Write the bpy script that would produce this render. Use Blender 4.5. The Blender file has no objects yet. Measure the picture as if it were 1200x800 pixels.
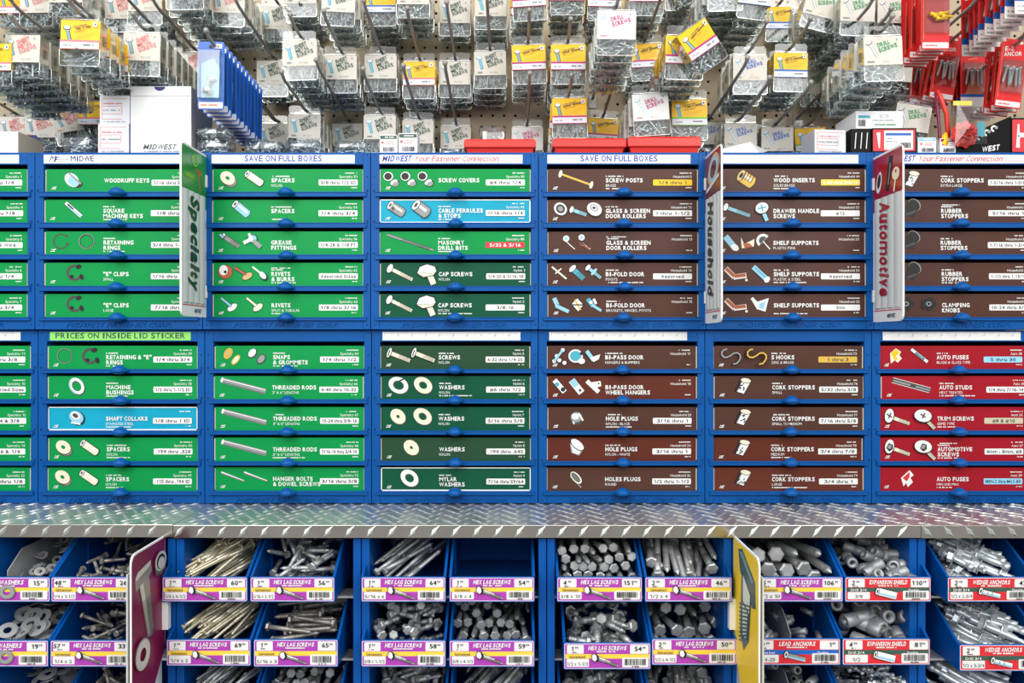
import bpy, math, random
from mathutils import Matrix, Vector
R = random.Random(7)
SC = bpy.context.scene
COL = SC.collection
PI = math.pi
# ---------------------------------------------------------------- camera, world, lights
D, FPX, H = 1.42, 910.0, 1.40
cd = bpy.data.cameras.new('camera'); cam = bpy.data.objects.new('camera', cd); COL.objects.link(cam)
cd.sensor_width = 36; cd.lens = 36 * FPX / 1200; cd.clip_start = 0.02
cam.location = (0, -D, H); cam.rotation_euler = (PI / 2, 0, 0)
SC.camera = cam
SC.view_settings.view_transform = 'Standard'; SC.view_settings.look = 'None'
SC.view_settings.gamma = 1; SC.view_settings.use_curve_mapping = False
SC.view_settings.exposure = 0.12
SC.cycles.transparent_max_bounces = 24
SC.cycles.max_bounces = 8
SC.cycles.caustics_reflective = False; SC.cycles.caustics_refractive = False
w = bpy.data.worlds.new('store_light'); SC.world = w; w.use_nodes = True
nt = w.node_tree; nt.nodes.clear()
o_ = nt.nodes.new('ShaderNodeOutputWorld'); b_ = nt.nodes.new('ShaderNodeBackground')
tc = nt.nodes.new('ShaderNodeTexCoord'); sp = nt.nodes.new('ShaderNodeSeparateXYZ')
rp = nt.nodes.new('ShaderNodeValToRGB'); mp = nt.nodes.new('ShaderNodeMapRange')
mp.inputs['From Min'].default_value = -1; mp.inputs['From Max'].default_value = 1
nt.links.new(tc.outputs['Generated'], sp.inputs[0]); nt.links.new(sp.outputs['Z'], mp.inputs['Value'])
nt.links.new(mp.outputs[0], rp.inputs[0])
rp.color_ramp.elements[0].position = 0.0; rp.color_ramp.elements[0].color = (.30, .29, .28, 1)
rp.color_ramp.elements[1].position = 1.0; rp.color_ramp.elements[1].color = (1.0, 1.0, 1.0, 1)
e = rp.color_ramp.elements.new(0.45); e.color = (.42, .42, .42, 1)
e = rp.color_ramp.elements.new(0.62); e.color = (.85, .86, .88, 1)
nt.links.new(rp.outputs[0], b_.inputs['Color']); b_.inputs['Strength'].default_value = 0.80
nt.links.new(b_.outputs[0], o_.inputs['Surface'])
def area(name, loc, aim, sx, sy, power, color=(1, 1, 1)):
    l = bpy.data.lights.new(name, 'AREA'); l.shape = 'RECTANGLE'; l.size = sx; l.size_y = sy
    l.energy = power; l.color = color
    o = bpy.data.objects.new(name, l); COL.objects.link(o); o.location = loc
    o.rotation_euler = (Vector(aim) - Vector(loc)).to_track_quat('-Z', 'Y').to_euler()
    return o
area('ceiling_tube_light', (-1.3, -2.0, 2.95), (-0.6, 0, 1.2), .8, 2.4, 36, (1, .99, .97))
area('ceiling_tube_light', (1.3, -2.2, 2.95), (0.3, 0, 1.2), .8, 2.4, 30, (1, .99, .97))
area('ceiling_tube_light', (0.0, -3.0, 2.95), (0, 0, 0.9), 3.4, 2.0, 38, (1, .99, .97))

# ---------------------------------------------------------------- helpers
def S(Y): return (D + Y) / FPX
def PX(px, py, Y):
    s = S(Y); return Vector(((px - 600) * s, Y, H - (py - 400) * s))
U = S(0)
MATS = {}
def lin(c):
    c = c / 255.0
    return c / 12.92 if c <= .04045 else ((c + .055) / 1.055) ** 2.4
def M(name, rgb=None, rough=.5, metal=0, noise=0, nscale=40, coat=0, bump=0, bscale=300, spec=.5):
    if name in MATS: return MATS[name]
    m = bpy.data.materials.new(name); m.use_nodes = True
    n = m.node_tree; p = n.nodes['Principled BSDF']
    c = tuple(lin(v) for v in rgb) + (1,)
    p.inputs['Base Color'].default_value = c
    p.inputs['Roughness'].default_value = rough; p.inputs['Metallic'].default_value = metal
    p.inputs['Coat Weight'].default_value = coat
    p.inputs['Specular IOR Level'].default_value = spec
    if noise or bump:
        t = n.nodes.new('ShaderNodeTexCoord')
    if noise:
        t2 = n.nodes.new('ShaderNodeTexNoise'); t2.inputs['Scale'].default_value = nscale; t2.inputs['Detail'].default_value = 4
        hs = n.nodes.new('ShaderNodeHueSaturation'); mr = n.nodes.new('ShaderNodeMapRange')
        n.links.new(t.outputs['Object'], t2.inputs['Vector'])
        mr.inputs['From Min'].default_value = .3; mr.inputs['From Max'].default_value = .7
        mr.inputs['To Min'].default_value = 1 - noise; mr.inputs['To Max'].default_value = 1 + noise
        n.links.new(t2.outputs['Fac'], mr.inputs['Value']); n.links.new(mr.outputs[0], hs.inputs['Value'])
        hs.inputs['Color'].default_value = c; n.links.new(hs.outputs[0], p.inputs['Base Color'])
    if bump:
        t3 = n.nodes.new('ShaderNodeTexNoise'); t3.inputs['Scale'].default_value = bscale
        bp = n.nodes.new('ShaderNodeBump'); bp.inputs['Strength'].default_value = bump; bp.inputs['Distance'].default_value = .002
        n.links.new(t.outputs['Object'], t3.inputs['Vector']); n.links.new(t3.outputs['Fac'], bp.inputs['Height'])
        n.links.new(bp.outputs[0], p.inputs['Normal'])
    MATS[name] = m; return m
def clear(name, tint=(255, 255, 255), gloss=.18, rough=.08):
    m = bpy.data.materials.new(name); m.use_nodes = True; n = m.node_tree; n.nodes.clear()
    out = n.nodes.new('ShaderNodeOutputMaterial'); mx = n.nodes.new('ShaderNodeMixShader')
    tr = n.nodes.new('ShaderNodeBsdfTransparent'); gl = n.nodes.new('ShaderNodeBsdfGlossy')
    tr.inputs['Color'].default_value = tuple(lin(v) for v in tint) + (1,)
    gl.inputs['Roughness'].default_value = rough; gl.inputs['Color'].default_value = (1, 1, 1, 1)
    lw = n.nodes.new('ShaderNodeLayerWeight'); lw.inputs['Blend'].default_value = .35
    ad = n.nodes.new('ShaderNodeMath'); ad.operation = 'MULTIPLY_ADD'; ad.inputs[1].default_value = .38; ad.inputs[2].default_value = gloss
    n.links.new(lw.outputs['Fresnel'], ad.inputs[0]); n.links.new(ad.outputs[0], mx.inputs['Fac'])
    n.links.new(tr.outputs[0], mx.inputs[1]); n.links.new(gl.outputs[0], mx.inputs[2]); n.links.new(mx.outputs[0], out.inputs['Surface'])
    MATS[name] = m; return m
# palette
M('blue', (0, 83, 157), .42, spec=.22, noise=.06, nscale=9, bump=.12, bscale=120)
M('blue_bin', (0, 80, 160), .38, spec=.25, noise=.06, nscale=9)
M('c_green', (0, 148, 72), .45, spec=.2, noise=.04, nscale=14)
M('c_dkgreen', (6, 82, 56), .45, spec=.2, noise=.04, nscale=14)
M('c_olive', (38, 74, 50), .45, spec=.2, noise=.04, nscale=14)
M('c_brown', (80, 49, 39), .4, spec=.28, noise=.07, nscale=14)
M('c_rust', (94, 40, 26), .4, spec=.28, noise=.07, nscale=14)
M('c_red', (162, 18, 34), .4, spec=.25, noise=.05, nscale=14)
M('c_teal', (14, 164, 194), .4, spec=.25, noise=.08, nscale=25)
M('board_in', (205, 196, 178), .8)
M('white', (240, 240, 238), .45); M('ink_white', (238, 240, 236), .5)
M('black', (20, 20, 20), .5); M('ink_blue', (30, 60, 170), .5); M('ink_navy', (28, 40, 110), .5)
M('ink_red', (214, 50, 58), .5); M('ink_pink', (232, 130, 130), .5); M('ltblue', (150, 205, 225), .5)
M('teal_ink', (70, 170, 190), .5); M('grey', (150, 152, 152), .5); M('dkgrey', (70, 70, 68), .5)
M('cream', (240, 232, 205), .5); M('tan', (214, 178, 120), .5); M('copper', (176, 92, 52), .5)
M('yellow', (255, 200, 0), .45); M('lab_yellow', (252, 214, 70), .5); M('gold', (220, 180, 70), .5)
M('purple', (176, 62, 178), .45); M('magenta', (190, 30, 120), .45); M('lab_red', (222, 42, 54), .45)
M('dkgreen_ink', (58, 92, 78), .5); M('green_ink', (40, 150, 90), .5); M('lime', (120, 200, 40), .5)
M('mid_blue', (20, 100, 190), .45); M('neon', (150, 235, 110), .5); M('card', (219, 214, 202), .6)
M('card_side', (205, 196, 170), .7); M('maroon', (120, 20, 66), .35); M('ltlabel', (150, 215, 245), .5)
M('red_plastic', (226, 48, 38), .32); M('red_card', (230, 42, 44), .4, spec=.3); M('blue_card', (18, 96, 196), .35)
M('steel', (196, 197, 196), .38, .5, noise=.1, nscale=30); M('hook_steel', (158, 155, 150), .35, .15)
M('zinc', (214, 222, 226), .3, .55); M('zinc_gold', (226, 218, 190), .32, .6)
M('galv', (190, 192, 192), .4, .6, noise=.2, nscale=60, bump=.3, bscale=700)
M('galv_dark', (160, 156, 150), .42, .5, noise=.25, nscale=60)
M('lead', (172, 175, 177), .5, .5, noise=.15, nscale=90)
M('alu_lip_reflect', (205, 202, 192), .2, 1, noise=.1, nscale=14, bump=.25, bscale=30); M('alu', (238, 238, 234), .38, 1, noise=.06, nscale=20, bump=.08, bscale=60)  # lip gets a darker alu, the floor's reflection put into its colour
M('flute', (208, 212, 210), .35, noise=.02); M('dark', (12, 14, 18), .8); M('blackbox', (14, 13, 14), .45, spec=.15)
M('floor', (150, 146, 138), .3, noise=.06, nscale=4)
M('sign_green', (40, 140, 60), .25, noise=.25, nscale=18); M('sign_red', (160, 24, 36), .25, noise=.2, nscale=18)
M('sign_brown', (120, 62, 44), .25, noise=.3, nscale=18); M('dk_letter', (16, 70, 40), .4); M('red_letter', (170, 20, 40), .4)
M('ink_grey', (110, 116, 116), .5); M('offwhite', (226, 230, 238), .5); M('orange_ink', (236, 140, 100), .5)  # the grey is an ink for lettering and printed pictures
clear('plastic', (240, 245, 243), .04, .07); clear('plastic_bag', (236, 242, 245), .12, .12)

def tag(o, label=None, cat=None, group=None, kind=None):
    if label: o['label'] = label
    if cat: o['category'] = cat
    if group: o['group'] = group
    if kind: o['kind'] = kind
    return o
def empty(name, loc, label, cat, group=None, rot=(0, 0, 0)):
    o = bpy.data.objects.new(name, None); COL.objects.link(o); o.location = loc; o.rotation_euler = rot
    o.empty_display_size = .02
    return tag(o, label, cat, group)

TXT = {}; GLY = {}
ADV = dict(zip('ABCDEFGHIJKLMNOPQRSTUVWXYZ', (776,762,724,830,683,650,811,837,546,555,771,637,948,847,850,733,850,782,710,682,812,764,1128,764,737,692)))
ADV.update(zip('abcdefghijklmnopqrstuvwxyz', (668,699,588,699,664,422,699,712,342,403,671,342,1058,712,687,699,699,497,593,456,712,650,980,669,651,597)))
ADV.update({c: 711 for c in '0123456789'}); ADV.update({' ': 342, '-': 480, '/': 600, '.': 361, ',': 361, '&': 862, '"': 587, '#': 800})
def glyph(ch, bold, ext):
    k = (ch, bold, ext)
    if k in GLY: return GLY[k]
    if ch == '1':
        w1 = .075 + bold; P1 = [(.30 - w1, 0), (.30, 0), (.30, .70), (.30 - w1 * .8, .70), (.08, .60), (.08, .60 - w1), (.30 - w1, .66 - w1 * .9)]
        GLY[k] = ([(a, b, 0) for a, b in P1], [tuple(range(7))]); return GLY[k]
    if ch in 'MWm': bold = bold * .4
    c = bpy.data.curves.new('t', 'FONT'); c.body = ch; c.size = 1; c.offset = bold
    c.resolution_u = 2; c.extrude = ext; c.fill_mode = 'BOTH' if ext else 'FRONT'
    o = bpy.data.objects.new('t', c); COL.objects.link(o)
    me = bpy.data.meshes.new_from_object(o.evaluated_get(bpy.context.evaluated_depsgraph_get()))
    vs = [tuple(v.co) for v in me.vertices]; fs = [tuple(p.vertices) for p in me.polygons]
    bpy.data.objects.remove(o); bpy.data.meshes.remove(me); bpy.data.curves.remove(c)
    GLY[k] = (vs, fs); return GLY[k]
def text_mesh(s, bold, shear, ext=0.0):
    k = (s, bold, shear, ext)
    if k in TXT: return TXT[k]
    bold_ = min(bold, .05) * .75
    caph = max(v[1] for v in glyph('H', 0, 0)[0]); out = []; fo = []; x = 0
    wk = .89 if bold > 0 else .80
    for ch in s:
        adv = ADV.get(ch, 700) / 1000 * wk
        if ch != ' ':
            vs, fs = glyph(ch, bold_, ext); a = min(v[0] for v in vs); b = max(v[0] for v in vs); t_ = max(v[1] for v in vs)
            tw = adv - .10 * wk
            if ch in 'ilj.,I"1': tw = min(tw, (b - a) * (1.25 if ch != 'I' else 1.6)) if ch != '1' else .34
            elif ch in '-': tw = min(tw, .32)
            ky = .727 / caph
            if ch == '1': ky = .727 / .70
            if ch in 'acemnorsuvwxz': ky = .56 / t_
            ox = x + (adv - tw) / 2; o = len(out)
            out += [(ox + (v[0] - a) / max(b - a, .001) * tw + shear * v[1] * ky, v[1] * ky, v[2]) for v in vs]
            fo += [tuple(o + q for q in f) for f in fs]
        x += adv
    xs = [v[0] for v in out] or [0, 1]
    TXT[k] = (out, fo, min(xs), max(xs)); return TXT[k]

EPS = .00012
class MB:
    def __init__(s):
        s.v, s.f, s.m, s.ml, s.M = [], [], [], [], Matrix.Identity(4)
        s.lay = 0; s.sm = []; s.smooth = False
    def mi(s, mat):
        if mat not in s.ml: s.ml.append(mat)
        return s.ml.index(mat)
    def add(s, vs, fs, mat):
        o = len(s.v); i = s.mi(mat); X = s.M
        for p in vs: s.v.append(tuple(X @ Vector(p)))
        for f in fs: s.f.append(tuple(o + k for k in f)); s.m.append(i); s.sm.append(s.smooth)
    def box(s, x0, x1, y0, y1, z0, z1, mat):
        vs = [(x, y, z) for z in (z0, z1) for y in (y0, y1) for x in (x0, x1)]
        s.add(vs, [(0, 2, 3, 1), (4, 5, 7, 6), (0, 1, 5, 4), (2, 6, 7, 3), (0, 4, 6, 2), (1, 3, 7, 5)], mat)
    def prism(s, pts, a0, a1, axis, mat):
        n = len(pts)
        def P(u, v, a): return {'x': (a, u, v), 'y': (u, a, v), 'z': (u, v, a)}[axis]
        vs = [P(u, v, a0) for u, v in pts] + [P(u, v, a1) for u, v in pts]
        fs = [tuple(range(n)), tuple(reversed(range(n, 2 * n)))] + [(i, i + n, (i + 1) % n + n, (i + 1) % n) for i in range(n)]
        s.add(vs, fs, mat)
    def lathe(s, prof, mat, seg=10, p0=(0, 0, 0), d=(0, 0, 1), caps=True, hexn=None):
        # prof: list of (dist along d, radius)
        q = Vector(d).normalized().to_track_quat('Z', 'Y').to_matrix().to_4x4()
        T = Matrix.Translation(p0) @ q
        vs = []; fs = []
        for a, r in prof:
            for k in range(seg):
                t = 2 * PI * k / seg; vs.append(tuple(T @ Vector((r * math.cos(t), r * math.sin(t), a))))
        for i in range(len(prof) - 1):
            for k in range(seg):
                k2 = (k + 1) % seg; fs.append((i * seg + k, i * seg + k2, (i + 1) * seg + k2, (i + 1) * seg + k))
        if caps:
            fs.append(tuple(reversed(range(seg)))); fs.append(tuple(range((len(prof) - 1) * seg, len(prof) * seg)))
        s.add(vs, fs, mat)
    def tube(s, pts, r, mat, seg=8):
        pts = [Vector(p) for p in pts]; vs = []; fs = []
        for i, p in enumerate(pts):
            d = (pts[min(i + 1, len(pts) - 1)] - pts[max(i - 1, 0)]).normalized(); q = d.to_track_quat('Z', 'Y')
            rr = r[i] if isinstance(r, (list, tuple)) else r
            for k in range(seg):
                t = 2 * PI * k / seg; vs.append(tuple(p + q @ Vector((rr * math.cos(t), rr * math.sin(t), 0))))
        for i in range(len(pts) - 1):
            for k in range(seg):
                k2 = (k + 1) % seg; fs.append((i * seg + k, i * seg + k2, (i + 1) * seg + k2, (i + 1) * seg + k))
        fs.append(tuple(reversed(range(seg)))); fs.append(tuple(range((len(pts) - 1) * seg, len(pts) * seg)))
        s.add(vs, fs, mat)
    # ---- flat print, in (u, v) on plane facing -Y of the local frame
    def L(s): s.lay += 1; return -EPS * s.lay
    def poly(s, pts, mat, y=None):
        y = s.L() if y is None else y
        a = sum(pts[i][0] * pts[(i + 1) % len(pts)][1] - pts[(i + 1) % len(pts)][0] * pts[i][1] for i in range(len(pts)))
        if a < 0: pts = list(reversed(pts))
        s.add([(u, y, v) for u, v in pts], [tuple(range(len(pts)))], mat)
    def rect(s, x0, x1, v0, v1, mat, r=0):
        if r <= 0: return s.poly([(x0, v0), (x1, v0), (x1, v1), (x0, v1)], mat)
        pts = []
        for cx, cy, a in ((x1 - r, v0 + r, -90), (x1 - r, v1 - r, 0), (x0 + r, v1 - r, 90), (x0 + r, v0 + r, 180)):
            for k in range(4):
                t = math.radians(a + 30 * k); pts.append((cx + r * math.cos(t), cy + r * math.sin(t)))
        s.poly(pts, mat)
    def disc(s, cx, cy, rx, ry, mat, rot=0, n=20, a0=0, a1=360):
        c, q = math.cos(math.radians(rot)), math.sin(math.radians(rot)); pts = []
        full = a1 - a0 >= 360
        for k in range(n if full else n + 1):
            t = math.radians(a0 + (a1 - a0) * k / n); x, y = rx * math.cos(t), ry * math.sin(t)
            pts.append((cx + x * c - y * q, cy + x * q + y * c))
        s.poly(pts, mat)
    def ring(s, cx, cy, rx, ry, k0, mat, rot=0, a0=0, a1=360, n=22):
        y = s.L(); c, q = math.cos(math.radians(rot)), math.sin(math.radians(rot)); vs = []; fs = []
        for k in range(n + 1):
            t = math.radians(a0 + (a1 - a0) * k / n)
            for kk in (1, k0):
                x, z = kk * rx * math.cos(t), kk * ry * math.sin(t); vs.append((cx + x * c - z * q, y, cy + x * q + z * c))
        for k in range(n): fs.append((2 * k + 1, 2 * k, 2 * k + 2, 2 * k + 3))
        s.add(vs, fs, mat)
    def line(s, x0, y0, x1, y1, wd, mat, w2=None):
        w2 = wd if w2 is None else w2
        dx, dy = x1 - x0, y1 - y0; l = math.hypot(dx, dy) or 1; nx, ny = -dy / l / 2, dx / l / 2
        s.poly([(x0 + nx * wd, y0 + ny * wd), (x0 - nx * wd, y0 - ny * wd), (x1 - nx * w2, y1 - ny * w2), (x1 + nx * w2, y1 + ny * w2)], mat)
    def text(s, st, x, v, size, mat, bold=.0, shear=0, align='L', fit=None, rot=0, ext=0):
        vs, fs, a, b = text_mesh(st, bold, shear, ext)
        k = size; kx = size
        if fit: kx = min(size * 1.35, fit / max(b - a, .01)) if fit > 0 else size
        wd = (b - a) * kx
        ox = x - (0 if align == 'L' else wd if align == 'R' else wd / 2)
        y = s.L(); c, q = math.cos(math.radians(rot)), math.sin(math.radians(rot)); out = []
        for p in vs:
            px_, pz = (p[0] - a) * kx + (ox - x), p[1] * k
            out.append((x + px_ * c - pz * q, y - p[2] * k, v + px_ * q + pz * c))
        s.add(out, fs, mat)
    def greek(s, x0, x1, v, h, mat, rnd=None, rot=0):
        y = s.L(); rnd = rnd or R; x = x0; vs = []; fs = []
        c, q = math.cos(math.radians(rot)), math.sin(math.radians(rot))
        while x < x1:
            wd = min(rnd.uniform(.5, .95) * h, x1 - x)
            if rnd.random() > .15 and wd > 0:
                o = len(vs)
                for a, b in ((x, 0), (x + wd, 0), (x + wd, h * rnd.uniform(.75, 1)), (x, h)):
                    vs.append((x0 + (a - x0) * c - b * q, y, v + (a - x0) * q + b * c))
                fs.append((o, o + 1, o + 2, o + 3))
            x += wd + .18 * h
        s.add(vs, fs, mat)
    def barcode(s, x0, x1, v0, v1, mat='black'):
        y = s.L(); x = x0; vs = []; fs = []; u = (x1 - x0) / 40
        while x < x1:
            wd = R.choice((1, 1, 2)) * u; o = len(vs)
            vs += [(x, y, v0), (x + wd, y, v0), (x + wd, y, v1), (x, y, v1)]; fs.append((o, o + 1, o + 2, o + 3))
            x += wd + R.choice((1, 1, 2)) * u
        s.add(vs, fs, mat)
    def mesh(s, name):
        me = bpy.data.meshes.new(name); me.from_pydata(s.v, [], s.f)
        for m in s.ml: me.materials.append(MATS[m])
        me.polygons.foreach_set('material_index', s.m)
        me.polygons.foreach_set('use_smooth', s.sm); me.update(); return me
    def build(s, name, parent=None, bevel=0):
        return mk(name, s.mesh(name), parent, bevel)
def mk(name, me, parent=None, bevel=0):
    o = bpy.data.objects.new(name, me); COL.objects.link(o)
    if parent: o.parent = parent
    if bevel:
        b = o.modifiers.new('b', 'BEVEL'); b.width = bevel; b.segments = 2; b.limit_method = 'ANGLE'
    return o
def scaleM(k, ox=0, oz=0, oy=0): return Matrix.Translation((ox, oy, oz)) @ Matrix.Diagonal((k, 1, k, 1))
ORD = ['first', 'second', 'third', 'fourth', 'fifth', 'sixth', 'seventh', 'eighth', 'ninth', 'tenth', 'eleventh', 'twelfth', 'thirteenth', 'fourteenth',
       'fifteenth', 'sixteenth', 'seventeenth', 'eighteenth', 'nineteenth', 'twentieth', 'twenty-first', 'twenty-second', 'twenty-third', 'twenty-fourth', 'twenty-fifth', 'twenty-sixth', 'twenty-seventh', 'twenty-eighth', 'twenty-ninth', 'thirtieth', 'thirty-first', 'thirty-second']

# ---------------------------------------------------------------- the setting
mb = MB(); mb.box(-3, 3, -3.5, .7, -.05, 0, 'floor'); tag(mb.build('floor'), kind='structure')
YB = .318
mb = MB(); mb.box(-3, 3, YB + .03, YB + .09, 0, 3.0, 'dark'); tag(mb.build('wall_back'), kind='structure')
m = bpy.data.materials.new('pegboard'); m.use_nodes = True; n = m.node_tree; p = n.nodes['Principled BSDF']
p.inputs['Base Color'].default_value = (lin(186), lin(168), lin(140), 1); p.inputs['Roughness'].default_value = .55
t = n.nodes.new('ShaderNodeTexCoord'); sx = n.nodes.new('ShaderNodeSeparateXYZ'); n.links.new(t.outputs['Object'], sx.inputs[0])
def mth(op, a, b=None):
    q = n.nodes.new('ShaderNodeMath'); q.operation = op
    for i, v in enumerate((a, b)):
        if v is None: continue
        if isinstance(v, (int, float)): q.inputs[i].default_value = v
        else: n.links.new(v, q.inputs[i])
    return q.outputs[0]
fx = mth('SUBTRACT', mth('FRACT', mth('MULTIPLY', mth('ADD', sx.outputs['X'], 10 * .0254 * 10 + .005), 1 / .0254)), .5)
fz = mth('SUBTRACT', mth('FRACT', mth('MULTIPLY', mth('ADD', sx.outputs['Z'], .0123), 1 / .0254)), .5)
rr = mth('SQRT', mth('ADD', mth('MULTIPLY', fx, fx), mth('MULTIPLY', fz, fz)))
hole = mth('LESS_THAN', rr, .125)
tr = n.nodes.new('ShaderNodeBsdfTransparent'); mx = n.nodes.new('ShaderNodeMixShader')
n.links.new(hole, mx.inputs['Fac']); n.links.new(p.outputs[0], mx.inputs[1]); n.links.new(tr.outputs[0], mx.inputs[2])
n.links.new(mx.outputs[0], n.nodes['Material Output'].inputs['Surface']); MATS['pegboard'] = m
mb = MB(); mb.box(-1.6, 1.6, YB, YB + .005, 1.2, 2.35, 'pegboard')
tag(mb.build('pegboard'), 'tan perforated pegboard panel behind the hanging packs', 'pegboard', kind='structure')

# ---------------------------------------------------------------- diamond plate shelf
def plate(x0, x1, dz, name, label):
    zt = H - 215 * S(-.16) + dz; zb = H - 230 * S(-.16) + dz
    root = empty(name, (0, 0, 0), label, 'shelf', 'diamond plate shelf sections')
    mb = MB(); t_ = .003
    mb.box(x0, x1, -.16, .30, zt - t_, zt, 'alu')
    mb.build('shelf_top', root)
    mb = MB(); mb.box(x0, x1, -.1605, -.1575, zb, zt - .0002, 'alu_lip_reflect')
    lo = mb.build('front_lip', root, .0006)
    def lozenge(mb, cx, cy, ang, L_, W_, h_, top):
        c, q = math.cos(ang), math.sin(ang); vs = []
        for lx, ly, hh in ((-L_, 0, 0), (0, -W_, 0), (L_, 0, 0), (0, W_, 0), (-L_ * .45, 0, h_), (L_ * .45, 0, h_)):
            X, Y_ = cx + lx * c - ly * q, cy + lx * q + ly * c
            vs.append((X, Y_, zt + hh) if top else (X, -.1605 - hh, Y_))
        mb.add(vs, [(0, 1, 5, 4), (1, 2, 5), (2, 3, 4, 5), (3, 0, 4)], 'alu')
    mb = MB(); r = 0; y = -.15
    while y < .02:
        x = x0 + .012 + (.0125 if r % 2 else 0); k = 0
        while x < x1 - .008:
            lozenge(mb, x, y, (.75 if (k + r) % 2 else -.75), .0125, .0034, .0016, True); x += .0245; k += 1
        y += .0185; r += 1
    mb.build('top_tread', root)
    mb = MB(); x = x0 + .01; k = 0
    while x < x1 - .01:
        lozenge(mb, x, (zt + zb) / 2, .85 if x0 < .6 else -.85, .0125, .0042, .0024, False); x += .0345; k += 1
    mb.build('lip_tread', lo)
s14 = S(-.16)
XA, XB = (203 - 600) * s14, (1079 - 600) * s14
plate(-1.25, XA - .0006, .001, 'shelf_board', 'left diamond plate shelf section, left of the purple sign seam')
plate(XA, XB, 0, 'shelf_board', 'long middle diamond plate shelf section under most cabinets')
plate(XB + .0006, 1.25, -.0006, 'shelf_board', 'right diamond plate shelf section under the red cartons')

# ---------------------------------------------------------------- cabinets
CABW = 195.4 * U
def cabx(k): return (44.5 + 195.4 * (k - 1) - 600) * U
ROWS = {
 'U': dict(Y=-.0095, top=178.5, bot=386, st=(181.3, 191.4), slots=[(197.2, 223.3, 225, 230.6), (232, 259.3, 261, 267), (269.4, 296.6, 298.3, 304), (306.8, 333.4, 335, 341), (344, 370, 371.6, 375.5)]),
 'L': dict(Y=0., top=387, bot=591.4, st=(388.9, 398.6), slots=[(404.6, 431, 432.3, 437), (440.5, 466.3, 467.6, 472.5), (476.4, 503, 504.3, 509), (512.4, 539, 540.2, 545), (547.8, 574, 575.2, 579.6)])}
def zof(py, Y): return H - (py - 400) * S(Y)
tabme = None
def tab_mesh():
    mb = MB(); mb.smooth = True; N = 14; K = 12; vs = []; fs = []
    for i in range(N + 1):
        t = -1 + 2 * i / N; x = t * .0165; r = max(0, 1 - abs(t) ** 1.9)
        a = max(0, 1 - abs(t) ** 3)
        for k in range(K):
            th = 2 * PI * k / K; yy = math.cos(th) * .015 * a; zz = math.sin(th)
            zz = zz * (.0112 * r if zz > 0 else .0062 * r)
            vs.append((x, -.004 + (yy if yy < 0 else yy * .3), zz))
    for i in range(N):
        for k in range(K):
            k2 = (k + 1) % K; fs.append((i * K + k, (i + 1) * K + k, (i + 1) * K + k2, i * K + k2))
    mb.add(vs, fs, 'blue'); return mb.mesh('pull_tab')
TAB = tab_mesh()
COLN = ['leftmost', 'second', 'third', 'fourth', 'fifth', 'sixth', 'seventh']
STK = {('U', 0): 'blank', ('U', 1): 'worn', ('U', 2): 'save', ('U', 3): 'conn', ('U', 4): 'save', ('U', 5): 'ruler', ('U', 6): 'conn',
       ('L', 0): 'ruler0', ('L', 1): 'prices', ('L', 3): 'ruler', ('L', 4): 'ruler', ('L', 6): 'ruler'}
SDESC = {'blank': 'blank white header strip', 'worn': 'glare-faded white header strip', 'save': 'SAVE ON FULL BOXES strip', 'conn': 'fastener connection strip', 'ruler': 'white ruler strip', 'ruler0': 'short ruler strip', 'prices': 'neon green price notice', None: 'no header strip'}
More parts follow.
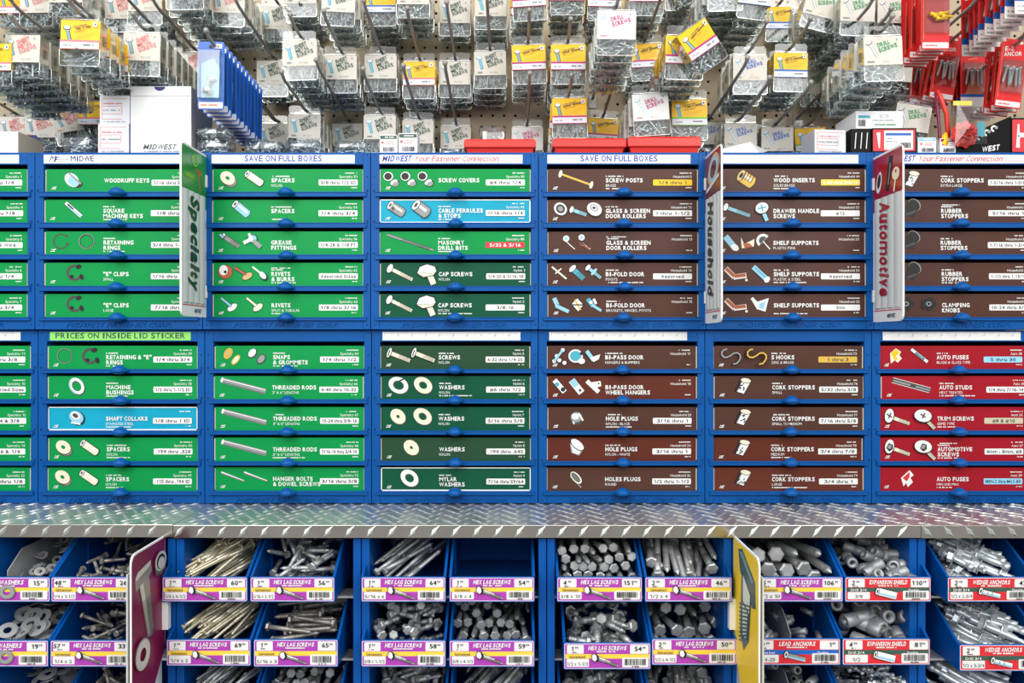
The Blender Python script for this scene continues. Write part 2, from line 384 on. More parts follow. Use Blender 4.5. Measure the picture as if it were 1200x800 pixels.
for row, rd in ROWS.items():
    Y = rd['Y']; s = S(Y); W = CABW
    for k in range(7):
        x0 = cabx(k); zt, zb = zof(rd['top'], Y), zof(rd['bot'], Y)
        if row == 'L': zb = H - 215 * S(-.16) + .0018
        kind = STK.get((row, k))
        root = empty('drawer_cabinet', (x0 + W / 2, Y, zb), 'blue %s-row drawer cabinet, %s from the left, %s' % ('upper' if row == 'U' else 'lower', COLN[k] if k else 'first', SDESC[kind]),
                     'cabinet', 'blue drawer cabinets')
        ox, oz = -W / 2, -zb   # local offsets
        lx = lambda px: px * U + ox
        lz = lambda py: zof(py, Y) - zb
        mb = MB(); g = .0006; wl, wr = 10.2 * U, 8.6 * U; h = zt - zb; dp = .285
        mb.box(ox + g, ox + wl, 0, dp, 0, h, 'blue'); mb.box(-ox - wr, -ox - g, 0, dp, 0, h, 'blue')
        ztop = lz(rd['slots'][0][0] - 4.5)
        mb.box(ox + wl, -ox - wr, 0, dp, ztop, h, 'blue') if False else mb.box(ox + wl, -ox - wr, .0004, .004, ztop, h, 'blue')
        mb.box(ox + wl, -ox - wr, .004, dp, h - .003, h, 'blue')
        zlow = lz(rd['slots'][4][3])
        mb.box(ox + wl, -ox - wr, .0006, .004, 0, zlow, 'blue'); mb.box(ox + wl, -ox - wr, .004, dp, 0, .003, 'blue')
        mb.box(ox + wl, -ox - wr, dp - .003, dp, .003, h - .003, 'blue')
        body = mb.build('cabinet_body', root, .0007)
        mb = MB()
        for px in (4.5, 191.5):
            for q in (3.0, rd['bot'] - rd['top'] - 5.5, 4.5 + 24):
                mb.disc(lx(px), h - q * s, .0011, .0011, 'dark', n=8)
        for sl in rd['slots'][:4]:
            for px in (4, 192): mb.rect(lx(px) - .001, lx(px) + .001, lz(sl[2]) + .001, lz(sl[2]) + .004, 'dark')
        mb.build('fixing_hole', root).location = (0, -.0003, 0)
        mb = MB(); mb.M = Matrix.Translation((0, .0008, 0))
        mb.text('MIDWEST FASTENER CORP.', 0, lz(rd['bot'] - 3.0), 7.4 * s, 'blue', .0, .35, 'C', fit=150 * U, ext=.16)
        mb.build('embossed_lettering', root)
        for i, (bt, bb, r0, r1) in enumerate(rd['slots']):
            mb = MB(); z1, z0 = lz(r0), lz(r1)
            mb.box(ox + 5.5 * U, -ox - 4.5 * U, -.0035, 0, z0, z1, 'blue')
            mb.box(ox + 5.5 * U, -ox - 4.5 * U, -.0045, -.0035, z1 - .0016, z1, 'blue')
            mb.box(ox + wl + .0006, -ox - wr - .0006, 0, dp - .01, z1 - .0012, z1 - .0001, 'blue')
            dr = mb.build('drawer_tray', root, .0004)
            tb = mk('pull_tab', TAB, dr); tb.location = (lx(99.0) + R.uniform(-.0015, .0015), -.004, (z0 + z1) / 2 + .0005)
        if kind:
            mb = MB(); a, b = rd['st']; xa, xb = (10.5, 177) if row == 'U' else (13, 174.5)
            if kind == 'ruler0': xb = 176 - 1
            if kind == 'prices': xa, xb = 14, 179
            v0, v1 = lz(b), lz(a); mb.rect(lx(xa), lx(xb), v0, v1, 'neon' if kind == 'prices' else 'white')
            st = mb.build('header_sticker', root); mb = MB(); mb.lay = 2
            cx = (lx(xa) + lx(xb)) / 2; bl = v0 + (v1 - v0) * .24
            if kind == 'save': mb.text('SAVE ON FULL BOXES', cx, bl, 9.2 * s, 'ink_blue', .025, 0, 'C', fit=90 * U)
            if kind == 'conn':
                mb.text('MIDWEST', lx(xa + 3), bl, 9 * s, 'ink_blue', .04, .35, 'L', fit=35 * U)
                mb.text('Your Fastener Connection', lx(xa + 42), bl, 8.6 * s, 'ink_red', .0, .35, 'L', fit=97 * U)
                mb.rect(lx(xa + 140), lx(xb - 1.5), bl, bl + .0005, 'ink_red')
            if kind == 'worn':  # glare put into the print: lettering left faint and cut short
                mb.text('M', lx(17), bl, 9 * s, 'ink_navy', 0, .4); mb.text('F', lx(22.5), bl - .002, 9 * s, 'ink_navy', 0, .4)
                mb.greek(lx(28), lx(39), bl + .003, .0016, 'grey'); mb.greek(lx(28), lx(38), bl, .0012, 'grey')
                mb.text('MIDWE', lx(42), bl, 8.8 * s, 'ink_navy', .0, 0, 'L', fit=27 * U)
                for q in (71, 76, 88, 100): mb.rect(lx(q), lx(q + 2.6), bl + 5.4 * s, bl + 6 * s, 'grey')
            if kind == 'prices': mb.text('PRICES ON INSIDE LID STICKER', cx, bl, 8.4 * s, 'dkgreen_ink', .03, 0, 'C', fit=152 * U)
            if kind[:5] == 'ruler':
                x = lx(xa) + .004; c = 0
                while x < lx(xb) - .002:
                    hh = (.0058 if c % 8 == 0 else .004 if c % 4 == 0 else .0026)
                    mb.rect(x - .00022, x + .00022, v1 - hh, v1 - .0004, 'dkgrey')
                    if c % 8 == 0 and c: mb.text(str(c // 8), x - .0008, v1 - .0085, .0038, 'dkgrey', 0, 0, 'R')
                    x += .0254 / 8; c += 1
            if mb.v: mb.build('sticker_print', st)

# ---------------------------------------------------------------- cartons
def bolt(mb, x0, y0, x1, y1, hw, sw, mat='cream', thread=True, flat=False):
    dx, dy = x1 - x0, y1 - y0; l = math.hypot(dx, dy); ux, uy = dx / l, dy / l; a = math.degrees(math.atan2(dy, dx))
    mb.line(x0, y0, x1, y1, sw + 1.2, 'black'); mb.line(x0, y0, x1, y1, sw, mat)
    if thread:
        n_ = int(l / 1.5)
        for i in range(n_ // 2, n_):
            t_ = i / n_; px_, py_ = x0 + dx * t_, y0 + dy * t_
            mb.line(px_ - uy * sw * .6, py_ + ux * sw * .6, px_ + uy * sw * .6, py_ - ux * sw * .6, .45, 'dkgrey')
    mb.disc(x0, y0, hw * (.35 if flat else .55) + .6, hw + .6, 'black', a, 12); mb.disc(x0, y0, hw * (.35 if flat else .55), hw, 'ink_white', a, 12)
def cylp(mb, x0, y0, x1, y1, r, mat, hole='dkgrey', end='ink_white'):
    a = math.degrees(math.atan2(y1 - y0, x1 - x0))
    for g_, mt in ((.7, 'black'), (0, mat)):
        mb.line(x0, y0, x1, y1, 2 * r + 2 * g_, mt); mb.disc(x1, y1, r * .5 + g_, r + g_, mt, a)
    mb.line(x0, y0 + r * .3, x1, y1 + r * .3, r * .5, 'ink_white')
    mb.disc(x0, y0, r * .55 + .5, r + .5, 'black', a); mb.disc(x0, y0, r * .5, r, end, a)
    if hole: mb.disc(x0, y0, r * .25, r * .5, hole, a)
def washer(mb, cx, cy, r, k=.5, mat='cream', rot=-35, th=1.2):
    mb.disc(cx + .5, cy - .8, r + .5, r * .78 + .5, 'dkgrey', rot); mb.disc(cx, cy, r, r * .78, mat, rot)
    mb.disc(cx, cy, r * k, r * .78 * k, 'dkgrey', rot, 14); mb.disc(cx + .4, cy - .3, r * k * .8, r * .7 * k, 'bg', rot, 14)
def icons(mb, name):
    if name == 'woodruff':
        mb.disc(32, 15, 11, 7, 'black', -35, a0=-20, a1=200) if False else None
        mb.poly([(23, 21), (27, 23), (43, 9), (41, 5), (36, 3.5)], 'black'); mb.disc(30, 13, 9.5, 7, 'ink_white', -42); mb.disc(31.5, 11.5, 7, 5.2, 'ltblue', -42); mb.poly([(24.5, 21.5), (27, 22), (41.5, 9.5), (40, 7.5)], 'grey')
    elif name == 'sqkey':
        mb.line(24, 22, 42, 6, 5.4, 'black'); mb.line(24, 22, 42, 6, 4.2, 'ink_white'); mb.line(26, 19, 42, 5.5, 2, 'ltblue'); mb.line(26, 20.5, 33, 14.5, 2, 'dkgrey')
    elif name == 'retring':
        mb.ring(18, 14, 9, 9, .84, 'dkgrey', 0, 50, 330); mb.disc(24.5, 20.5, 1.6, 1.6, 'dkgrey'); mb.disc(26, 11, 1.6, 1.6, 'dkgrey')
        mb.ring(48, 14, 9, 9, .82, 'black', 0); mb.ring(48, 14, 8.9, 8.9, .92, 'grey', 0)
    elif name in ('eclip', 'ringe'):
        cx = 34 if name == 'eclip' else 49
        if name == 'ringe': mb.ring(19, 14, 9, 9, .85, 'black'); mb.ring(19, 14, 8.8, 8.8, .93, 'grey')
        mb.ring(cx, 14, 9.5, 9.5, .68, 'dkgrey', 0, 60, 330); mb.disc(cx + 5, 21, 3.6, 2.6, 'black', 20); mb.disc(cx + 8.5, 9, 2.4, 3.6, 'black', 20); mb.disc(cx - 3, 9.5, 2.4, 2.2, 'black')
    elif name == 'spacers':
        washer(mb, 18, 13.5, 9.5, .3, 'cream', -35); washer(mb, 17, 15, 9.3, .28, 'cream', -35); cylp(mb, 40, 20, 56, 9, 4, 'cream')
    elif name == 'spacercyl': cylp(mb, 26, 20.5, 40, 9, 4.6, 'ltblue')
    elif name == 'bushing': washer(mb, 33, 14, 10.5, .62, 'ink_white', -55); mb.ring(33, 14, 10, 7.5, .85, 'ltblue', -55, 200, 330)
    elif name == 'collar':
        mb.disc(34, 13, 9.5, 8, 'black', -30); mb.disc(33, 14, 8.8, 7, 'ltblue', -30); mb.disc(32, 16, 6, 4, 'ink_white', -30); mb.disc(32, 16, 3.6, 2.4, 'dkgrey', -30); mb.line(27, 8, 38, 6, 2, 'ink_white')
    elif name == 'grease':
        bolt(mb, 12, 20, 30, 8, 3.5, 5, 'grey'); mb.line(8, 22, 13, 18, 4, 'black'); mb.line(8, 22, 12.5, 18.4, 2.6, 'ltblue'); mb.disc(46, 17, 6, 5, 'black'); mb.disc(46, 17, 5, 4.2, 'ltblue'); mb.line(46, 17, 36, 12, 4, 'ink_white'); mb.line(47, 15, 56, 7, 5, 'grey'); mb.line(45, 17, 42, 23, 3, 'ink_white')
    elif name == 'rivets3':
        mb.disc(14, 15, 9, 8.5, 'black'); mb.disc(14, 15, 8.4, 8, 'copper'); mb.disc(12, 17, 5, 6, 'ink_white'); mb.disc(14, 15, 1.7, 1.7, 'black')
        mb.disc(40, 10, 7, 4, 'black', 30); mb.disc(40, 10, 6.3, 3.4, 'tan', 30); bolt(mb, 38, 12, 25, 20, .5, 2.4, 'copper', False); mb.disc(59, 10, 6, 4, 'black', -50); mb.disc(58, 11, 5, 3, 'ink_white', -50); mb.line(56, 13, 46, 21, 2, 'ink_white')
    elif name == 'rivets2':
        for cx, c1, c2 in ((22, 'ltblue', 'ink_white'), (52, 'cream', 'cream')):
            mb.disc(cx, 10, 7, 4, 'black', 35); mb.disc(cx, 10, 6.3, 3.4, c2, 35); mb.line(cx - 1, 11, cx - 13, 21, 3.6, 'black'); mb.line(cx - 1, 11, cx - 13, 21, 2.4, c1)
    elif name == 'covers':
        for cx in (9, 29, 49):
            mb.disc(cx + .3, 17, 5.6, 5.2, 'ink_white'); mb.disc(cx, 17, 4.4, 4.2, 'black'); mb.disc(cx + 8, 9.5, 5.6, 4, 'black'); mb.disc(cx + 7, 10, 4.5, 2.8, 'ink_white', 30); mb.disc(cx + 9, 8, 4, 2.6, 'grey', 20)
    elif name == 'ferrule':
        cylp(mb, 12, 19, 26, 10, 5, 'grey'); mb.disc(15, 15, 3, 3, 'grey'); mb.disc(15, 15, 1.8, 1.8, 'dkgrey'); cylp(mb, 42, 19, 54, 10, 6.4, 'grey')
    elif name == 'drillbit':
        mb.line(8, 22, 62, 4, 3.2, 'black'); mb.line(8, 22, 62, 4, 2.2, 'grey')
        for i in range(12): t_ = .35 + .05 * i; mb.line(8 + 54 * t_ - 1.4, 22 - 18 * t_ - .8, 8 + 54 * t_ + 1.4, 22 - 18 * t_ + 1, .8, 'dkgrey')
    elif name == 'caps':
        bolt(mb, 11, 19, 37, 6, 5.4, 4, 'cream'); mb.line(57, 12, 62, 0.5, 8, 'black'); mb.line(57, 12, 62, .5, 6.6, 'cream')
        mb.poly([(42, 13), (45, 21), (54, 24.5), (64, 22), (66, 15), (61, 10), (50, 8)], 'black'); mb.poly([(43, 13.5), (46, 20.5), (54, 23.6), (63, 21), (65, 15.4), (60, 13), (50, 14)], 'ink_white'); mb.poly([(43.5, 13), (50, 13.6), (60, 12.6), (64.5, 14.6), (61, 11), (50, 9)], 'cream')
    elif name == 'post':
        mb.line(15, 20, 51, 7, 3.4, 'black'); mb.line(15, 20, 51, 7, 2.4, 'gold'); mb.disc(15, 20, 2, 4.4, 'cream', -15); mb.disc(51, 7, 2, 4.4, 'cream', -15)
    elif name == 'rollers':
        mb.disc(16, 14, 8.5, 7.5, 'black', -40); mb.disc(15, 15, 8, 7, 'ink_white', -40); mb.disc(15, 15, 5.5, 5, 'black', -40); mb.disc(15, 15, 3.5, 3, 'grey', -40)
        bolt(mb, 28, 14, 45, 8, 4, 4, 'ltblue'); mb.disc(55, 13.5, 9.5, 8, 'black', -30); mb.disc(54.5, 14.5, 9, 7.4, 'ink_white', -30); mb.ring(54, 16, 5, 4, .7, 'grey', -30); mb.disc(54, 16, 2, 1.6, 'dkgrey')
    elif name == 'rollers2':
        for cx in (21, 39): mb.disc(cx, 16 + cx * .07, 3.6, 3.6, 'ink_white'); mb.disc(cx, 16 + cx * .07, 2, 2, 'ltblue'); mb.line(cx, 14, cx + 10, 5, .9, 'ink_white')
        mb.line(38, 15, 48, 7, 1, 'black'); mb.line(37, 10, 50, 6, .8, 'copper'); mb.line(36, 13, 48, 4, .8, 'copper')
    elif name == 'pivots':
        mb.line(5, 21, 22, 7, 3, 'black'); mb.line(5, 21, 22, 7, 2, 'cream'); mb.line(9, 13, 16, 19, 1.5, 'cream'); bolt(mb, 29, 19, 42, 7, 5, 6, 'teal_ink'); bolt(mb, 47, 20, 62, 8, 4, 3.6, 'ltblue'); mb.disc(54, 15, 2, 5, 'ltblue', -40)
    elif name == 'brackets':
        mb.line(7, 21, 11, 12, 5, 'ltblue'); mb.line(9, 12, 24, 5, 5.5, 'black'); mb.line(9, 12, 24, 5, 4.2, 'ltblue'); mb.poly([(26, 14), (34, 22), (43, 13), (35, 4)], 'black'); mb.poly([(27.5, 14), (34, 20.5), (41, 13), (35, 5.5)], 'ink_white'); mb.line(31, 19, 38, 7, 1.8, 'gold'); mb.line(28, 13, 41, 13, 1.4, 'black')
        mb.line(46, 20, 53, 11, 5, 'teal_ink'); mb.line(51, 13, 62, 6, 3, 'ltblue'); mb.disc(50, 16, 2, 2, 'ink_white'); mb.line(53, 20, 56, 14, 3, 'ink_white')
    elif name == 'insert':
        cylp(mb, 30, 18, 42, 10, 7, 'gold', 'black', 'tan')
        for i in range(4): mb.line(31 + 3.2 * i, 10 - 1.6 * i + 14 - 10, 36 + 3.2 * i, 23 - 1.6 * i, .8, 'black')
    elif name == 'handle':
        bolt(mb, 12, 17, 40, 7, 4.6, 4, 'ltblue'); mb.line(54, 15, 60, 1, 5.6, 'black'); mb.line(54, 15, 60, 1, 4.4, 'ltblue'); mb.disc(54, 15.5, 8.4, 7, 'black', 20); mb.disc(54, 16, 7.6, 6.2, 'ink_white', 20); mb.line(49, 15, 59, 17, 1.6, 'teal_ink'); mb.line(53, 20, 55, 12, 1.6, 'teal_ink')
    elif name == 'pins':
        mb.line(12, 20, 22, 8, 7, 'ltblue'); mb.disc(23, 7, 5, 3.6, 'ink_white', -30); mb.poly([(30, 19), (34, 11), (46, 17), (45, 8), (31, 6)], 'cream'); mb.poly([(32, 12), (40, 12), (44, 8), (35, 6)], 'copper'); mb.disc(56, 15, 8, 8, 'ink_white', 40, a0=0, a1=190); mb.disc(56, 15, 5, 5, 'dkgrey', 40, a0=0, a1=190); mb.line(56, 14, 64, 5, 1.2, 'ink_white')
    elif name in ('support', 'support2'):
        mb.line(12, 19, 22, 9, 6, 'ink_white'); mb.line(21, 9, 36, 11, 6, 'ink_white'); mb.line(12.5, 19, 22, 10, 4, 'copper'); mb.line(22, 10, 35, 11.5, 4, 'copper'); mb.disc(36, 5.5, 1.6, 1.6, 'cream')
        if name == 'support': mb.line(44, 21, 60, 6, 7.5, 'black'); mb.line(44, 21, 60, 6, 6, 'ltblue'); mb.line(46, 20, 60, 7, 1.4, 'teal_ink'); mb.disc(60, 6, 3, 4, 'ink_white', -40)
        else: mb.poly([(42, 18), (50, 17), (62, 21), (58, 5), (48, 8)], 'ink_white'); mb.poly([(50, 14), (58, 17), (56, 8), (51, 9)], 'ltblue'); mb.line(42, 21, 50, 12, 3.6, 'ink_white')
    elif name == 'cork':
        mb.poly([(28, 22), (43, 19), (41, 8), (32, 3.5), (24, 9)], 'black') if False else None
        mb.poly([(30, 22), (43.5, 19.5), (35, 4), (23.5, 7.5)], 'black'); mb.poly([(31, 21), (42.5, 19), (34.5, 5), (25, 8)], 'ink_white'); mb.disc(37, 20.5, 6.6, 3.2, 'black', -10); mb.disc(37, 20.6, 5.9, 2.6, 'cream', -10)
        for q in range(9): mb.disc(27 + R.random() * 9, 8 + R.random() * 9, .8 + R.random(), .7, 'black', R.random() * 90, 6)
        mb.line(25, 8, 31, 20, 2.4, 'black')
    elif name == 'rubber':
        mb.poly([(28, 21), (43, 22), (36, 5), (25, 8)], 'black'); mb.disc(37, 20, 8, 6, 'grey', -45); mb.disc(36.5, 19.5, 7.4, 5.4, 'black', -45); mb.line(27, 8, 38, 12, 3, 'dkgrey')
    elif name == 'knobs':
        for cx in (26, 52):
            for q in range(5): mb.disc(cx + 6 * math.cos(q * 1.26), 14 + 5 * math.sin(q * 1.26), 3.6, 3.2, 'black')
            mb.disc(cx, 14, 6, 5, 'black'); mb.ring(cx, 14, 3.2, 2.6, .6, 'grey')
    elif name == 'snaps':
        mb.disc(15, 17, 4.6, 7, 'gold', -30); mb.disc(15, 17, 2, 4, 'tan', -30); mb.disc(24, 9.5, 3.4, 7, 'gold', -40); mb.disc(24, 9.5, 2.2, 5.4, 'cream', -40); mb.disc(44, 17, 4.6, 6.6, 'dkgrey', -40); mb.disc(43.4, 17.6, 3.6, 5.4, 'ink_white', -40); mb.disc(54, 10.5, 4.6, 6.6, 'dkgrey', -40); mb.disc(54, 10.5, 3.4, 5.2, 'grey', -40)
    elif name == 'rod':
        mb.line(9, 21, 60, 7.5, 6.6, 'ink_grey'); mb.line(9, 21.6, 60, 8.2, 4.2, 'grey'); mb.line(9, 22.6, 60, 9.6, 1, 'ink_white'); mb.disc(9, 21.3, 1.4, 3.1, 'ink_white', -14)
    elif name == 'hanger':
        for cx in (7, 34): mb.line(cx, 20, cx + 27, 10, 3.4, 'ink_grey', 2.4); mb.line(cx, 20.6, cx + 27, 10.4, 1.6, 'ink_white', .8)
    elif name == 'screws':
        for cx in (10, 39): bolt(mb, cx, 18, cx + 24, 8.5, 6, 4.6, 'cream', True, True); mb.line(cx - 1.6, 14, cx + .8, 21, 1.2, 'black')
    elif name == 'lockw': washer(mb, 20, 15, 12, .56, 'ink_white', -25); mb.line(21, 20, 26, 22, 1.6, 'black'); washer(mb, 49, 15, 11.5, .45, 'cream', -35)
    elif name == 'thickw': washer(mb, 20, 15, 10, .22, 'cream', -45); washer(mb, 49, 15, 11.5, .45, 'cream', -35)
    elif name == 'smallw': washer(mb, 35, 14.5, 10, .2, 'cream', -45)
    elif name == 'mylar': washer(mb, 33, 14, 11.5, .5, 'ink_white', -40)
    elif name == 'bipass1':
        for a, b in ((8, 8), (11, 14), (18, 21), (20, 6), (14, 9)): mb.disc(a, b, 3, 3, 'black'); mb.disc(a, b, 2.3, 2.3, 'ink_white')
        mb.line(8, 8, 18, 21, 2.6, 'ltblue'); mb.disc(33, 14, 8.5, 7.8, 'ink_white'); mb.disc(33, 14, 6.6, 6, 'teal_ink'); mb.disc(40, 8, 4, 3.4, 'ink_white'); mb.disc(40, 17, 2, 2, 'black'); mb.line(46, 20, 54, 9, 6, 'black'); mb.line(46, 20, 54, 9, 4.6, 'ltblue'); mb.poly([(50, 12), (62, 16), (60, 10), (54, 7)], 'ink_white')
    elif name == 'bipass2':
        mb.line(8, 21, 20, 7, 8, 'black'); mb.line(8, 21, 20, 7, 6, 'ink_white'); mb.disc(11, 16, 2.6, 2.6, 'teal_ink'); mb.disc(18, 10, 2.6, 2.6, 'black'); mb.line(28, 21, 40, 6, 8, 'ink_white'); mb.line(28, 21, 34, 14, 7, 'ltblue'); mb.disc(38, 9, 1.5, 1.5, 'black'); mb.line(46, 20, 60, 7, 5, 'ink_white'); mb.poly([(48, 18), (62, 20), (63, 14), (54, 11)], 'ink_white'); mb.disc(60, 17, 1, 1, 'black')
    elif name == 'plugb':
        mb.poly([(26, 17), (33, 22), (41, 17), (41, 9), (35, 5), (27, 9)], 'dkgrey'); mb.disc(33, 14, 6.4, 6, 'grey'); mb.disc(32, 15, 4.4, 3.8, 'ink_white'); mb.line(36, 19, 41, 10, 2, 'ink_white'); mb.line(29, 9, 31, 6, 1.6, 'ink_white')
    elif name == 'plugw': mb.poly([(26, 20), (28, 8), (37, 5), (42, 12)], 'grey'); mb.poly([(27, 18), (29.5, 8.5), (36.5, 6), (40, 12)], 'offwhite'); mb.disc(35, 17.5, 9.5, 5, 'black', -40); mb.disc(35, 18, 9, 4.5, 'ink_white', -40)
    elif name == 'plugm':
        for g_, mt in ((0, 'black'), (-.8, 'cream'), (-2.4, 'black'), (-3.2, 'ink_grey')): mb.disc(34 + g_ * .3, 14 - g_ * .2, 9.5 + g_, 5.4 + g_, mt, -48)
        for q in range(7): mb.disc(28 + q * 1.8, 15 - q * 1.9, .7, .7, 'ink_white')
    elif name == 'shooks':
        for cx, c in ((9, 'grey'), (38, 'gold')):
            for g_, mt in ((1.2, 'black'), (0, c)):
                P_ = [(cx + 6.5, 22), (cx + 3, 21.5), (cx, 18.5), (cx, 15), (cx + 2.5, 12.6), (cx + 6, 12.4), (cx + 10, 14.4), (cx + 14, 17.4), (cx + 18, 17.8), (cx + 21, 15.6), (cx + 21.6, 12), (cx + 20, 8.6), (cx + 17, 5.4), (cx + 13.5, 4.6)]
                for q in range(len(P_) - 1): mb.line(*P_[q], *P_[q + 1], 1.7 + g_, mt); mb.disc(*P_[q + 1], .85 + g_ / 2, .85 + g_ / 2, mt, 0, 8)
    elif name == 'fuses':
        mb.poly([(13, 17), (20, 23), (26, 19), (24, 15), (27, 11), (22, 6), (19, 9), (14, 5)], 'cream'); mb.poly([(14, 17), (20, 22), (24, 18), (20, 14), (23, 9), (18, 10)], 'yellow'); mb.line(38, 22, 57, 7, 5, 'black'); mb.line(38, 22, 57, 7, 3.4, 'ink_white'); mb.line(43, 18, 53, 10, 2.6, 'dkgrey'); mb.line(44, 17.4, 52, 11, 1, 'ltblue')
    elif name == 'fuse': mb.poly([(26, 14), (36, 23), (41, 17), (37, 14), (40, 9), (34, 3), (32, 8), (29, 4)], 'ink_white'); mb.poly([(28, 14), (36, 21), (36, 15), (33, 10), (31, 11)], 'ink_red')
    elif name == 'stud': mb.line(13, 21, 57, 9, 6.4, 'ink_white'); mb.line(13, 21, 57, 9, 5.2, 'dkgrey'); mb.line(14, 20.6, 34, 15, 2, 'grey'); mb.line(40, 13.4, 57, 9, 2, 'grey')
    elif name in ('trim', 'autos'):
        hm = 'ink_white'
        for cx, tl in ((11, 24), (50, 14)):
            bolt(mb, cx, 15, cx + tl, 15 - (8.5 if cx == 11 else 14), .5, 4, 'cream'); mb.disc(cx, 15.5, 6 if cx == 11 else 11, 9 if cx == 11 else 8, 'black', -10)
            mb.disc(cx, 16, 5.2 if cx == 11 else 10.2, 8.2 if cx == 11 else 7.2, hm, -10)
            if name == 'trim': mb.line(cx - 3, 18, cx + 3, 14, 1.6, 'dkgrey'); mb.line(cx - 1, 13, cx + 2, 19, 1.6, 'dkgrey')
            else: mb.poly([(cx - 4, 14), (cx - 1, 20), (cx + 4, 18), (cx + 4, 13), (cx, 10)], 'black'); mb.poly([(cx - 3, 14), (cx - .6, 18.6), (cx + 2.6, 17.4), (cx + 1.6, 13)], 'grey')
